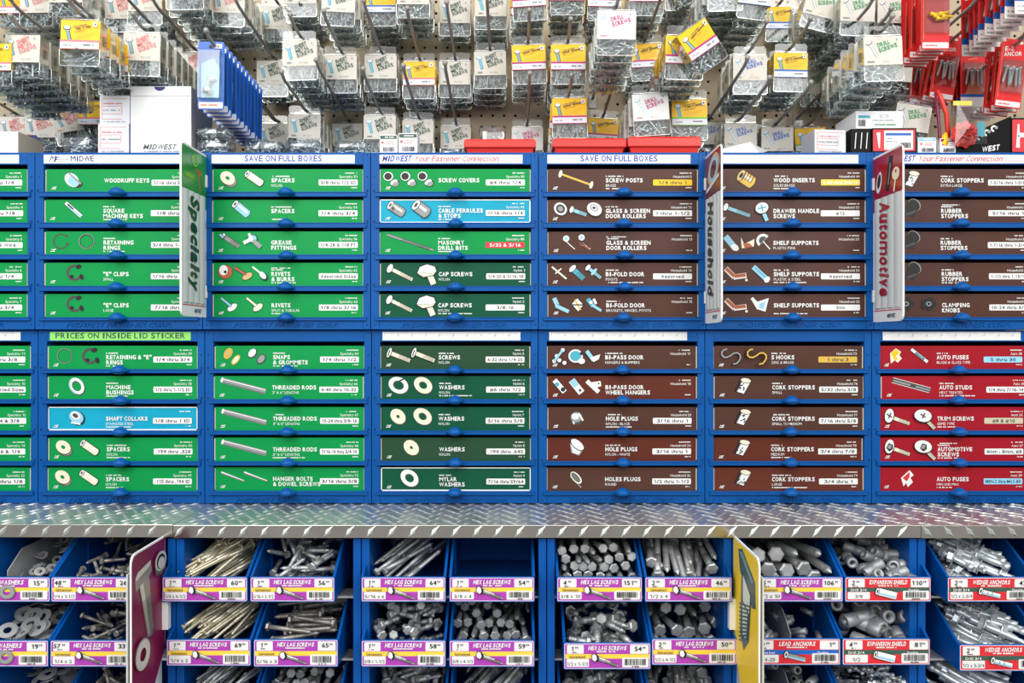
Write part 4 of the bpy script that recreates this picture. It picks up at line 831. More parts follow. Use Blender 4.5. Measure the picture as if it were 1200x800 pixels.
def pile(x0, x1, zf, kind, sz, mode, count, label, cat, name, group, fillc, level=1.0):
    """x0..x1 inner width, zf floor height"""
    r = {'lag': sz[0] * .875 if kind == 'lag' else 0, 'washer': 0.003, 'shield': 0, 'wedge': 0, 'leadanchor': 0}[kind]
    L_ = sz[1] if kind == 'lag' else (sz * 2 if kind == 'washer' else sz[1])
    if kind in ('shield', 'leadanchor'): r = sz[0]
    if kind == 'wedge': r = sz[0] * 1.9
    me = mesh_of(kind, sz); out = []
    W_ = x1 - x0; cx = (x0 + x1) / 2
    def place(T, fill):
        if fill: add_mesh_to(FILLS.setdefault(kind, MB()), me, T)
        else:
            o = mk(name, me); o.matrix_world = T; tag(o, label, cat, group)
    if mode == 'heads':
        step = 2 * r * 1.02; nx = max(2, int(W_ / step)); j = 0
        top = .060 * level; lay = 0; z = zf + r + .004; cells = []
        while z < zf + top + .006:
            for i in range(nx):
                x = x0 + r + (W_ - 2 * r) * (i + (.5 if lay % 2 else 0)) / max(nx - .5, 1)
                cells.append((x, z, lay))
            z += step * .86; lay += 1
        cells = [c for c in cells if x0 + r <= c[0] <= x1 - r * .8]
        cells.sort(key=lambda c: -c[1])
        for n_, (x, z, l_) in enumerate(cells):
            yy = -.150 + max(0, (z - zf - .03)) * 1.3 + R.uniform(0, .03)
            ll = min(L_, .19)
            d = Vector((R.uniform(-.2, .2), 1, R.uniform(-.08, .16) - (.05 if z > zf + .04 else 0))); yy += R.uniform(0, .025)
            if yy + ll > .055: yy = max(-.155, .055 - ll)
            jj = r * .42; hp = Vector((x + R.uniform(-jj, jj), yy, z + R.uniform(-jj, jj)))
            if x + d.x * ll > x1 - .004 or x + d.x * ll < x0 + .004: d.x *= -.6
            if R.random() < .22: hp = hp + d * min(ll, .19); hp.y = min(hp.y, .055); d = -d
            place(orient(hp, d, R.random() * 6), n_ >= count)
        return
    for n_ in range(count + fillc):
        fill = n_ >= count
        for tries in range(30):
            t_ = R.random(); y = -.150 + t_ * .18
            surf = (.040 + .034 * min(1, (y + .15) / .12)) * level
            z = zf + (surf if not fill else R.uniform(.006, surf * .8)) + (R.uniform(-.006, .006) if not fill else 0)
            x = x0 + .008 + (W_ - .016) * R.random()
            if mode == 'random': d = Vector((R.uniform(-1, 1), R.uniform(-1, 1), R.uniform(-.35, .35)))
            elif mode == 'lean': d = Vector((-.55 + R.uniform(-.3, .2), -.75 + R.uniform(-.2, .2), -.42 + R.uniform(-.12, .12))) * (1 if R.random() < .75 else -1)
            elif mode == 'across': d = Vector((1, R.uniform(-.25, .25), R.uniform(-.12, .12))) * R.choice((1, -1))
            elif mode == 'back': d = Vector((R.uniform(-.25, .25), R.choice((1, -1, -1)), R.uniform(-.1, .1)))
            elif mode == 'tips': d = Vector((R.uniform(-.3, .05), -1, R.uniform(-.55, -.15))) * (1 if R.random() < .55 else -1)
            elif mode == 'flat': d = Vector((R.uniform(-.55, .55), R.uniform(-.9, .1), 1))
            elif mode == 'right': d = Vector((.7 + R.uniform(-.3, .3), -.6, -.25 + R.uniform(-.15, .15))) * (1 if R.random() < .7 else -1)
            d.normalize(); half = d * (L_ / 2); c = Vector((x, y, z))
            if kind == 'washer': half = Vector((sz, 0, 0))
            a, b = c - half, c + half; ok = True
            for p in (a, b):
                if p.x < x0 + r or p.x > x1 - r or p.y > .055 or p.y < YL + .006 or p.z < zf + .003 or p.z > zf + .086: ok = False
                if p.y < -.10 and p.z > zf + .040 + (p.y - YL) * .62: ok = False
            if ok or tries == 29: break
        if not ok:
            # shrink toward the bin centre
            c = Vector((cx, -.05, z)); d = Vector((R.uniform(-.35, .35), 1, R.uniform(-.1, .1))).normalized() * R.choice((1, -1)); half = d * (L_ / 2); a = c - half + Vector((R.uniform(-.4, .4) * (W_ - 2 * r), 0, 0))
            a.x = min(max(a.x, x0 + r), x1 - r); b = a + 2 * half
            if b.x > x1 - r or b.x < x0 + r: d = Vector((0, d.y, d.z)).normalized()
        st_ = c if kind == 'washer' else a
        place(orient(st_, d, R.random() * 6), fill)
FILLS = {}
IN = .0254
def lg(dn, Ln, mat='galv'): return ('lag', (dn * IN, min(Ln * IN, .20), mat))
# (x0,x1,ytop,ybot, style, title, size, priceL, priceR, contents)
HL = 'HEX LAG SCREWS'
BINS = [
 (-45, 59, 676, 704, 'P', 'FLAT WASHERS', '3/16', '33', '15', ('washer', .0085, 'flat', 26, 60, .8), 'div'),
 (61, 160, 676, 704, 'P', HL, '1/4 x 1-1/2', '48', '26', (*lg(.25, 1.5, 'galv_dark'), 'random', 16, 40, .85), ''),
 (191, 290, 676, 704, 'P', HL, '1/4 x 4-1/2', '1', '60', (*lg(.25, 3.6, 'zinc_gold'), 'lean', 24, 30, 1.1), ''),
 (294, 392, 676, 704, 'P', HL, '5/16 x 2-1/2', '1', '56', (*lg(.3125, 2.1), 'random', 18, 30, 1.1), ''),
 (424, 522, 676, 704, 'P', HL, '5/16 x 6', '1', '64', (*lg(.3125, 3.8), 'lean', 14, 10, .95), ''),
 (527, 626, 676, 704, 'P', HL, '3/8 x 4', '1', '54', None, ''),
 (653, 752, 676, 704, 'P', HL, '3/8 x 10', '4', '151', (*lg(.375, 10), 'heads', 22, 0, 1.15), ''),
 (756, 857, 676, 704, 'P', HL, '1/2 x 4', '2', '46', (*lg(.46, 3.8), 'tips', 14, 12, 1.0), ''),
 (886, 987, 676, 704, 'P', HL, '1/2 x 10', '5', '106', (*lg(.6, 10), 'heads', 9, 0, 1.15), ''),
 (990, 1090, 676, 704, 'R', 'EXPANSION SHIELD', '3/8', '2', '110', ('shield', (.0088, .035), 'random', 18, 14, .95), ''),
 (1110, 1212, 676, 704, 'R', 'WEDGE ANCHORS', '1/2 x 2-3/4', '2', '42', ('wedge', (.0056, .066), 'right', 24, 26, 1.1), ''),
 (-47, 57, 750, 780, 'P', 'FLAT WASHERS', '1/4', '57', '19', ('washer', .0145, 'flat', 26, 50, 1.0), ''),
 (60, 158, 750, 780, 'P', HL, '1/4 x 2', '57', '33', (*lg(.25, 2, 'galv_dark'), 'random', 16, 40, .95), ''),
 (196, 294, 749, 779, 'P', HL, '1/4 x 5', '1', '69', (*lg(.25, 3.8, 'zinc_gold'), 'lean', 26, 30, 1.15), ''),
 (298, 396, 749, 780, 'P', HL, '5/16 x 3', '1', '65', (*lg(.3125, 2.9, 'galv_dark'), 'across', 16, 26, 1.1), ''),
 (424, 522, 750, 780, 'P', HL, '3/8 x 1-1/2', '1', '58', (*lg(.375, 1.5), 'random', 24, 40, 1.15), ''),
 (527, 626, 750, 780, 'P', HL, '3/8 x 4-1/2', '1', '59', (*lg(.375, 4.5), 'heads', 24, 0, 1.15), ''),
 (661, 762, 753, 783, 'P', HL, '1/2 x 1-1/2', '1', '54', (*lg(.44, 1.5), 'random', 22, 30, 1.1), ''),
 (764, 863, 748, 778, 'P', HL, '1/2 x 4-1/2', '2', '50', (*lg(.5, 4.5), 'heads', 12, 0, 1.1), ''),
 (883, 984, 748, 778, 'R', 'LEAD ANCHORS', '1/4-20', '80', '1', ('leadanchor', (.0052, .022), 'random', 16, 20, .8), 'div'),
 (987, 1089, 748, 778, 'R', 'EXPANSION SHIELD', '1/2', '4', '81', ('shield', (.0112, .043), 'random', 16, 12, 1.15), ''),
 (1124, 1226, 755, 785, 'R', 'WEDGE ANCHORS', '1/2 x 3-3/4', '2', '42', ('wedge', (.0056, .09), 'right', 20, 26, 1.15), ''),
 (-47, 72, 825, 855, 'P', 'FLAT WASHERS', '5/16', '57', '19', ('washer', .0145, 'flat', 12, 30, 1.15), ''),
 (72, 160, 825, 855, 'P', HL, '1/4 x 2-1/2', '57', '33', (*lg(.25, 2.2, 'galv_dark'), 'random', 10, 40, 1.15), ''),
 (196, 294, 825, 855, 'P', HL, '1/4 x 6', '1', '69', (*lg(.25, 3.8), 'lean', 12, 30, 1.2), ''),
 (298, 396, 825, 855, 'P', HL, '5/16 x 3-1/2', '1', '65', (*lg(.375, 3.5), 'heads', 14, 26, 1.25), ''),
 (424, 522, 825, 855, 'P', HL, '3/8 x 2', '1', '58', (*lg(.375, 1.9), 'random', 12, 40, 1.25), ''),
 (527, 626, 825, 855, 'P', HL, '3/8 x 5', '1', '59', (*lg(.3, 3.8), 'lean', 14, 20, 1.25), ''),
 (656, 758, 825, 855, 'P', HL, '1/2 x 2', '1', '54', (*lg(.5, 1.9), 'random', 12, 30, 1.25), ''),
 (762, 862, 825, 855, 'P', HL, '1/2 x 5', '2', '50', (*lg(.46, 3.8), 'tips', 12, 20, 1.25), ''),
 (886, 987, 825, 855, 'R', 'LEAD ANCHORS', '5/16', '80', '1', ('leadanchor', (.0075, .03), 'random', 10, 20, 1.1), 'div'),
 (990, 1090, 825, 855, 'R', 'WEDGE ANCHORS', '1/4', '4', '81', ('wedge', (.0034, .045), 'random', 30, 40, 1.25), ''),
 (1100, 1226, 825, 855, 'R', 'WEDGE ANCHORS', '1/2 x 4-1/4', '2', '42', ('wedge', (.0056, .09), 'right', 14, 26, 1.25), ''),
]
def bin_label(root, x0, x1, zb, hgt, st, title, size, pl, pr):
    W_ = x1 - x0; K = W_ / 98.0; Hh = hgt / K; bgm, stripe = ('purple', 'lab_yellow') if st == 'P' else ('lab_red', 'mid_blue' if title[0] == 'L' else 'dkgreen_ink')
    mb = MB(); mb.M = Matrix.Translation((x0, YL - .0016, zb)) @ Matrix.Diagonal((K, 1, K, 1)); mb.rect(0, 98, 0, Hh, 'offwhite', 1.5); mb.rect(.7, 97.3, .7, Hh - .7, bgm, 1.2)
    mb.rect(1, 97, Hh * .40, Hh * .58, stripe)
    mb.rect(2.5, 28, 2.2, Hh * .39, 'white', 1); mb.rect(3, 22, Hh * .60, Hh - 1.4, 'white', 1); mb.rect(75, 96, Hh * .60, Hh - 1.4, 'white', 1); mb.rect(66, 96, 1.8, Hh * .45, 'white', 1)
    lb = mb.build('price_label', root)
    mb = MB(); mb.lay = 8; mb.M = Matrix.Translation((x0, YL - .0016, zb)) @ Matrix.Diagonal((K, 1, K, 1))
    mb.text(title, 49, Hh - 7.2, 6.2, 'ink_white', .06, .25, 'C', fit=44 if len(title) > 13 else 42)
    mb.greek(37, 60, Hh - 9.8, 1.6, 'ink_white')
    mb.text(size, 15, 3.8, 5.4, 'dkgrey', .0, 0, 'C', fit=min(24, len(size) * 2.9))
    mb.text(pl, 9 + 1.5 * len(pl), Hh - 8.2, 6.8, 'black', .02, .15, 'R'); mb.text('99', 12.5 + 1.5 * len(pl) - 2, Hh - 5.6, 3.2, 'black', .02); mb.greek(8, 14, Hh - 10.3, 1.2, 'dkgrey')
    mb.text(pr, 88, Hh - 8.2, 6.8, 'black', .02, 0, 'R'); mb.text('99', 88.8, Hh - 5.6, 3.2, 'black', .02)
    mb.text('Galvanized' if st == 'P' else ('Machine Screw' if title[0] == 'L' else 'Drill 3/4'), 14.5, Hh * .44, 3.8, 'dkgrey' if st == 'P' else 'white', .02, 0, 'C', fit=18)
    if st == 'R' : mb.text('Double', 78, Hh * .44, 3.6, 'white', .02, 0, 'C')
    mb.barcode(69, 92, 4.6, Hh * .41); mb.greek(76, 85, 2.4, 1.4, 'dkgrey')
    if title == HL:
        mb.line(37, 13, 62, 3.2, 5.0, 'black', 2.6); mb.line(37, 13, 62, 3.4, 4.0, 'grey', 1.8); mb.line(37, 14.2, 52, 8.4, 1.4, 'ink_white')
        for q in range(8): t_ = .4 + q * .07; mb.line(37 + 24 * t_ - .6, 13 - 9.6 * t_ - 1.6, 37 + 24 * t_ + .6, 13 - 9.6 * t_ + 1.6, .5, 'dkgrey')
        mb.poly([(31, 11), (30.5, 16), (33, 18.6), (37, 17.6), (39.6, 13), (37.6, 9), (34, 8.6)], 'black'); mb.poly([(31.5, 11.4), (31.2, 15.6), (33.4, 17.8), (36, 16.6), (37, 12), (35, 9.2)], 'ink_white')
    elif title[0] == 'F':
        mb.ring(52, 10.5, 9, 8, .45, 'ink_grey'); mb.ring(51.5, 11, 8.4, 7.6, .5, 'grey')
    else:
        big = title[0] == 'E'
        mb.line(36, 12, 58, 6.5, 9 if big else 5, 'black'); mb.line(36, 12, 58, 6.5, 8 if big else 4, 'ink_white' if title[0] != 'L' else 'grey'); mb.line(36, 10, 58, 4.6, 2, 'ltblue')
        mb.disc(36, 12, 2.6, 4.5, 'black', -14); mb.disc(36, 12, 2, 3.8, 'ink_white', -14); mb.disc(36, 12, 1, 2.2, 'dkgrey', -14)
        if title[0] == 'W':
            for q in (44, 49): mb.line(q, 13 - (q - 36) * .2, q - 1, 6 - (q - 44) * .2, 1, 'grey')
    mb.build('label_print', lb)
bin_n = {}
for (a, b, yt, yb, st, title, size, pl, pr, cont, extra) in BINS:
    rw = 'top' if yb < 730 else 'middle' if yb < 800 else 'bottom'; bn = ORD[bin_n.get(rw, 0)]; bin_n[rw] = bin_n.get(rw, 0) + 1
    where = '%s %s-row bin from the left' % (bn, rw)
    z0, z1 = H - (yb - 400) * sL, H - (yt - 400) * sL; x0, x1 = (a - 600) * sL - .0008, (b - 600) * sL + .0008
    cx = (x0 + x1) / 2; t_ = .0014
    if cont is None: d_ = 'empty '
    else: d_ = ''
    root = empty('parts_bin', (0, 0, 0), '%sbin tagged %s %s, %s from left, %s row' % (d_, title, size, bn, rw), 'bin', 'blue fastener bins')
    prof = [(u, z0 + v) for u, v in bin_profile()]
    for side in (0, 1):
        mb = MB(); xa = x0 if side == 0 else x1 - t_
        mb.prism(prof, xa, xa + t_, 'x', 'blue_bin')
        # folded rim along the slanted front edge
        q0, q1 = prof[1], prof[2]; xr = (x0 - .0004, x0 + .0038) if side == 0 else (x1 - .0038, x1 + .0004)
        mb.prism([(q0[0], q0[1] - .001), (q0[0] - .0016, q0[1]), (q1[0] - .0016, q1[1]), (q1[0], q1[1] - .001)], xr[0], xr[1], 'x', 'blue_bin')
        mb.box(xr[0], xr[1], -.07, -.062, z0 + .012, z0 + .07, 'blue_bin')
        mb.build('side_wall', root)
    mb = MB(); mb.box(x0 + t_, x1 - t_, YL, .06, z0, z0 + .0014, 'blue_bin'); mb.box(x0 + t_, x1 - t_, .0585, .06, z0, z0 + .0815, 'blue_bin')
    if cont is None:
        for q in (.25, .7): mb.lathe([(0, .004), (.0012, .0038)], 'galv', 10, (x0 + (x1 - x0) * q, -.085, z0 + .0014)); 
    mb.build('bin_floor', root)
    mb = MB(); mb.box(x0, x1, YL - .0014, YL + .0006, z0 - .0012, z1 + .0012, 'blue_bin'); mb.build('front_plate', root, .0005)
    bin_label(root, x0 + .0012, x1 - .0012, z0 + .0004, z1 - z0 - .0008, st, title, size, pl, pr)
    zf = z0 + .0014; xi0 = x0 + t_ + .001
    if extra == 'div':
        xd = cx - .006; mb = MB()
        mb.prism([(YL + .012, zf), (YL + .012, z0 + .045), (YL + .05, z0 + .072), (.05, z0 + .078), (.05, zf)], xd, xd + .0014, 'x', 'steel'); mb.build('metal_divider', root)
    if cont:
        kind, sz, mode, n1, n2, lev = cont
        if kind == 'lag':
            lb, cat, nm = '%s hex lag screw loose in the %s' % ({'galv': 'grey galvanized', 'galv_dark': 'dull dark grey', 'zinc_gold': 'shiny yellowish'}[sz[2]], where), 'screw', 'lag_screw'
        elif kind == 'washer': lb, cat, nm = 'flat steel washer loose in the %s' % where, 'washer', 'flat_washer'
        elif kind == 'shield': lb, cat, nm = 'grey tubular shield anchor in the %s' % where, 'anchor', 'expansion_shield'
        elif kind == 'wedge': lb, cat, nm = 'shiny zinc wedge anchor in the %s' % where, 'anchor', 'wedge_anchor'
        else: lb, cat, nm = 'small lead anchor sleeve in the %s' % where, 'anchor', 'lead_anchor'
        grp = '%ss in the %s' % (nm.replace('_', ' '), where)
        if kind == 'lag':
            if lagN + n1 > 298: n2 += n1 - max(0, 298 - lagN); n1 = max(0, 298 - lagN)
            lagN += n1
        pile(xi0, x1 - t_ - .001, zf, kind, sz, mode, n1, lb, cat, nm, grp, n2, lev)
for kind, mb in FILLS.items():
    nm = {'lag': 'lag_screws', 'washer': 'flat_washers', 'shield': 'expansion_shields', 'wedge': 'wedge_anchors', 'leadanchor': 'lead_anchors'}[kind]
    tag(mb.build(nm), 'buried layer of loose %s deeper in the blue bins' % nm.replace('_', ' '), nm.split('_')[-1], None, 'stuff')

# ---------------------------------------------------------------- screw packs on the pegboard
PW, PD = .0675, .027
zT, zC, zCB, zB = .008, -.010, -.059, -.087      # tab top, card top, card bottom, tray bottom (hole at 0)
def shell_mesh():
    mb = MB(); h = PW / 2; r = .003
    mb.poly([(-h + r, zC), (h - r, zC), (h - r * .5, zC + .004), (h - r * .5, zT - r), (h - 2 * r, zT), (-h + 2 * r, zT), (-h + r * .5, zT - r), (-h + r * .5, zC + .004)], 'plastic', 0)
    mb.poly([(-.009, -.003), (0, .002), (.009, -.003), (.009, -.0045), (-.009, -.0045)], 'dkplastic', -.0003)
    a, b = -h, h
    vs = [(a, 0, zC), (b, 0, zC), (b, 0, zB + r), (b - r, 0, zB), (a + r, 0, zB), (a, 0, zB + r)]
    k = .94; vb = [(x * k, PD, zC - .001 if z == zC else z + .003) for x, y, z in vs]
    mb.add(vs + vb, [(0, 5, 4, 3, 2, 1)] + [(i, i + 6, (i + 1) % 6 + 6, (i + 1) % 6) for i in range(6)] + [(6, 7, 8, 9, 10, 11)], 'plastic')
    # moulded rim round the front of the tray
    P_ = [(a, -.0004, zCB), (a, -.0004, zB + r), (a + r, -.0004, zB), (b - r, -.0004, zB), (b, -.0004, zB + r), (b, -.0004, zCB)]
    mb.tube(P_, .0007, 'rim', 5); mb.tube([(a + .003, -.0004, zC + .0015), (b - .003, -.0004, zC + .0015)], .0008, 'rim', 5)
    return mb.mesh('plastic_shell')
clear('dkplastic', (60, 62, 60), .2, .2); clear('rim', (225, 232, 228), .45, .15)
SHELL = shell_mesh()
def pile_mesh(seed, mat, L_=.024, r=.0016, n_=46):
    rr_ = random.Random(seed); mb = MB()
    for i in range(n_):
        z = zB + .004 + rr_.random() ** 1.3 * .034; x = rr_.uniform(-.026, .026); y = rr_.uniform(.004, PD - .005)
        d = Vector((rr_.uniform(-1, 1), rr_.uniform(-.35, .35), rr_.uniform(-.9, .9) * (.9 if seed % 2 else .5)))
        if seed % 3 == 0: d = Vector((rr_.uniform(-.5, .5), rr_.uniform(-.3, .3), 1))
        d.normalize(); l = L_ * rr_.uniform(.75, 1.1); p = Vector((x, y, z)) - d * l / 2
        for q in range(3):
            e_ = p + d * l
            for c_, lo, hi in ((0, -.031, .031), (1, .002, PD - .003), (2, zB + .002, zC)):
                if p[c_] < lo: p[c_] = lo
                if p[c_] > hi: p[c_] = hi
                if e_[c_] < lo: p[c_] += lo - e_[c_]
                if e_[c_] > hi: p[c_] += hi - e_[c_]
        mb.smooth = True; mb.lathe([(0, r * 2.1), (r * .5, r * 2.0), (r * 1.3, r), (l * .96, r * .8), (l, r * .1)], mat, 6, tuple(p), tuple(d))
    return mb.mesh('screws')
PILES = [pile_mesh(i, 'zinc', [.024, .03, .036, .02, .028, .034][i % 6], [.0016, .0018, .0015, .0019][i % 4], [50, 44, 40, 60][i % 4]) for i in range(8)]
PILE_G = [pile_mesh(31, 'zinc_gold', .034, .0018, 44)]
def card_meshes(style):
    base = {'W': 'card', 'Y': 'yellow', 'D': 'card'}[style[0]]
    mb = MB(); h = PW / 2 - .0006
    if style == 'Dm': base = 'white'
    mb.box(-h, h, -.0003, .0002, zCB, zC, base)
    sd = 'card_side' if base != 'yellow' else 'yellow'
    for s_ in (-1, 1):
        x = s_ * (h + .0003); mb.add([(x, 0, zCB), (x, 0, zC), (x * .945, PD, zC - .002), (x * .945, PD, zCB + .003)], [(0, 1, 2, 3) if s_ < 0 else (3, 2, 1, 0)], sd)
    cme = mb.mesh('insert_card')
    mb = MB(); K = PW / 67.5; mb.M = Matrix.Translation((-PW / 2, -.0004, zCB)) @ Matrix.Diagonal((.001, 1, .001, 1))
    # screw picture
    sh = {'Wr': ('ink_grey', 'ltblue'), 'Wk': ('teal_ink', 'ltblue'), 'Ym': ('dkgrey', 'ltblue'), 'Yp': ('dkgrey', 'ltblue'), 'Yb': ('dkgrey', 'ltblue'), 'Yg': ('teal_ink', 'ltblue'), 'Dm': ('ltblue', 'ink_white'), 'Db': ('teal_ink', 'offwhite'), 'Dg': ('ink_grey', 'offwhite')}[style]
    if style[0] != 'D':
        mb.line(12, 34, 17, 12, 6.4, sh[0]); mb.line(12, 34, 16.6, 13, 4.4, sh[1]); mb.disc(11.5, 36, 6.5, 4.2, sh[0], 5); mb.disc(11.5, 36.6, 5.4, 3.2, 'ink_white', 5)
        for q in range(6): mb.line(10.6 + q * .8, 29 - q * 3, 16.4 + q * .8, 30.5 - q * 3, .6, sh[0])
    else:
        mb.line(10, 38, 24, 13, 4.6, sh[0]); mb.line(10, 38, 24, 13, 3.2, sh[1]); mb.disc(10, 38, 3.4, 6, sh[0], -60); mb.disc(9.6, 38.6, 2.4, 5, sh[1], -60)
    if style[0] == 'W':
        ink = {'Wr': 'ink_pink', 'Wk': 'dkgreen_ink'}[style]
        for i, wd_ in enumerate(('SHEET', 'METAL', 'SCREWS')): mb.text(wd_, 25 + i * 2.2, 32 - i * 8.4, 9.4, ink, .03, 0, 'L', fit=(24, 26, 33)[i], rot=19)
    if style[0] == 'D':
        ink = {'Dm': 'magenta', 'Db': 'mid_blue', 'Dg': 'green_ink'}[style]
        mb.text('DRILL', 25, 30, 9.6, ink, .04, 0, 'L', fit=22, rot=17); mb.text('SCREWS', 27, 21, 9.6, ink, .04, 0, 'L', fit=33, rot=17)
    if style[0] == 'Y':
        band = {'Ym': 'magenta', 'Yp': 'ink_pink', 'Yb': 'mid_blue', 'Yg': 'lime'}[style]
        mb.rect(.7, 66.6, 0, 12.5, 'offwhite'); mb.rect(.7, 66.6, 12, 15.4, band); mb.rect(.7, 66.6, 0, 1, band)
        mb.greek(6, 20, 5, 2.2, 'grey'); mb.greek(40, 58, 6, 2.6, 'ink_grey')
        mb.rect(56, 63, 38, 46, 'white', 1); mb.rect(58.4, 60.8, 40.4, 43.6, 'ink_navy')
        mb.greek(22, 46, 36, 1.5, 'dkgrey', rot=12); mb.greek(22, 58, 31.5, 2.8, 'dkgrey', rot=12); mb.greek(24, 46, 27.6, 1.2, 'dkgrey', rot=12)
        for q in range(3): mb.greek(26, 64 - 6 * q, 22.5 - 2.6 * q, .8, 'gold', rot=12)
    else:
        mb.greek(6, 18, 4.6, 2.2, 'ink_pink' if style in ('Wr', 'Dm') else 'ink_grey'); mb.text({'Wr': '10 x 1-1/2', 'Wk': '8 x 1-3/4', 'Dm': '10 x 2', 'Db': '10 x 1-1/2', 'Dg': '10 x 2'}[style], 33, 4.2, 3.8, 'ink_grey' if style[0] == 'W' else 'ink_pink', 0)
        mb.rect(56.5, 58.5, 41, 44, 'grey')
    # barcode on both card sides
    for s_ in (-1, 1):
        F = Matrix.Translation((s_ * (PW / 2 - .0001), 0, zCB)) @ Matrix.Rotation(s_ * PI / 2, 4, 'Z')
        mb.M = F @ Matrix.Diagonal((.001, 1, .001, 1)) @ Matrix.Translation((0 if s_ > 0 else -27, 0, 0)); mb.lay = 6
        mb.barcode(8, 19, 10, 26, 'dkgrey'); mb.greek(6, 20, 34, 1.4, 'grey'); mb.greek(6, 18, 38, 1.4, 'grey')
    return cme, mb.mesh('card_print')
CARDS = {s_: card_meshes(s_) for s_ in ('Wr', 'Wk', 'Ym', 'Yp', 'Yb', 'Yg', 'Dm', 'Db', 'Dg')}
SD = {'Wr': 'white card sheet metal screw pack, pinkish red lettering', 'Wk': 'cream card sheet metal screw pack, dark lettering', 'Ym': 'yellow card screw pack with magenta band', 'Yp': 'yellow card screw pack with pink band',
      'Yb': 'yellow card screw pack with blue band', 'Yg': 'yellow card screw pack with lime band', 'Dm': 'white card drill screw pack, magenta lettering', 'Db': 'drill screw pack with blue lettering', 'Dg': 'drill screw pack with green lettering'}
def pack(style, loc, rot, label, group, gold=False, si=None):
    o = empty('screw_pack', loc, label, 'screw pack', group, rot)
    mk('plastic_shell', SHELL, o); c = mk('insert_card', CARDS[style][0], o); mk('card_print', CARDS[style][1], c)
    p_ = mk('screws', (PILE_G[0] if gold else PILES[R.randrange(8)]), o); p_['kind'] = 'stuff'
    return o
HOOKN = []
def hook(P, Ytip, label):
    """straight peg hook through point P, rising toward the aisle, ball end"""
    slope = .09; P = Vector(P)
    z = lambda y: P.z + (P.y - y) * slope + .0002
    root = empty('peg_hook', (P.x, YB, z(YB)), label, 'hook', 'steel pegboard hooks')
    L_ = YB - Ytip; mb = MB(); mb.smooth = True; dz = L_ * slope
    pts = [(0, 0, 0), (0, -(L_ - .03), slope * (L_ - .03)), (0, -(L_ - .02), slope * (L_ - .02) + .0005), (0, -(L_ - .008), dz + .0025), (0, -L_, dz + .007)]
    mb.tube(pts, .0031, 'hook_steel', 8); mb.build('hook_wire', root)
    mb = MB(); mb.smooth = True
    c = Vector(pts[-1]); r = .005
    mb.lathe([(r * math.sin(t_) * 1.0 - 0, max(r * math.cos(t_), .0001)) for t_ in [math.radians(a) for a in range(-90, 91, 20)]], 'hook_steel', 10, tuple(c)); mb.build('ball_end', root)
    mb = MB(); mb.box(-.009, .009, -.003, 0, -.022, .008, 'hook_steel'); mb.build('back_plate', root, .001)
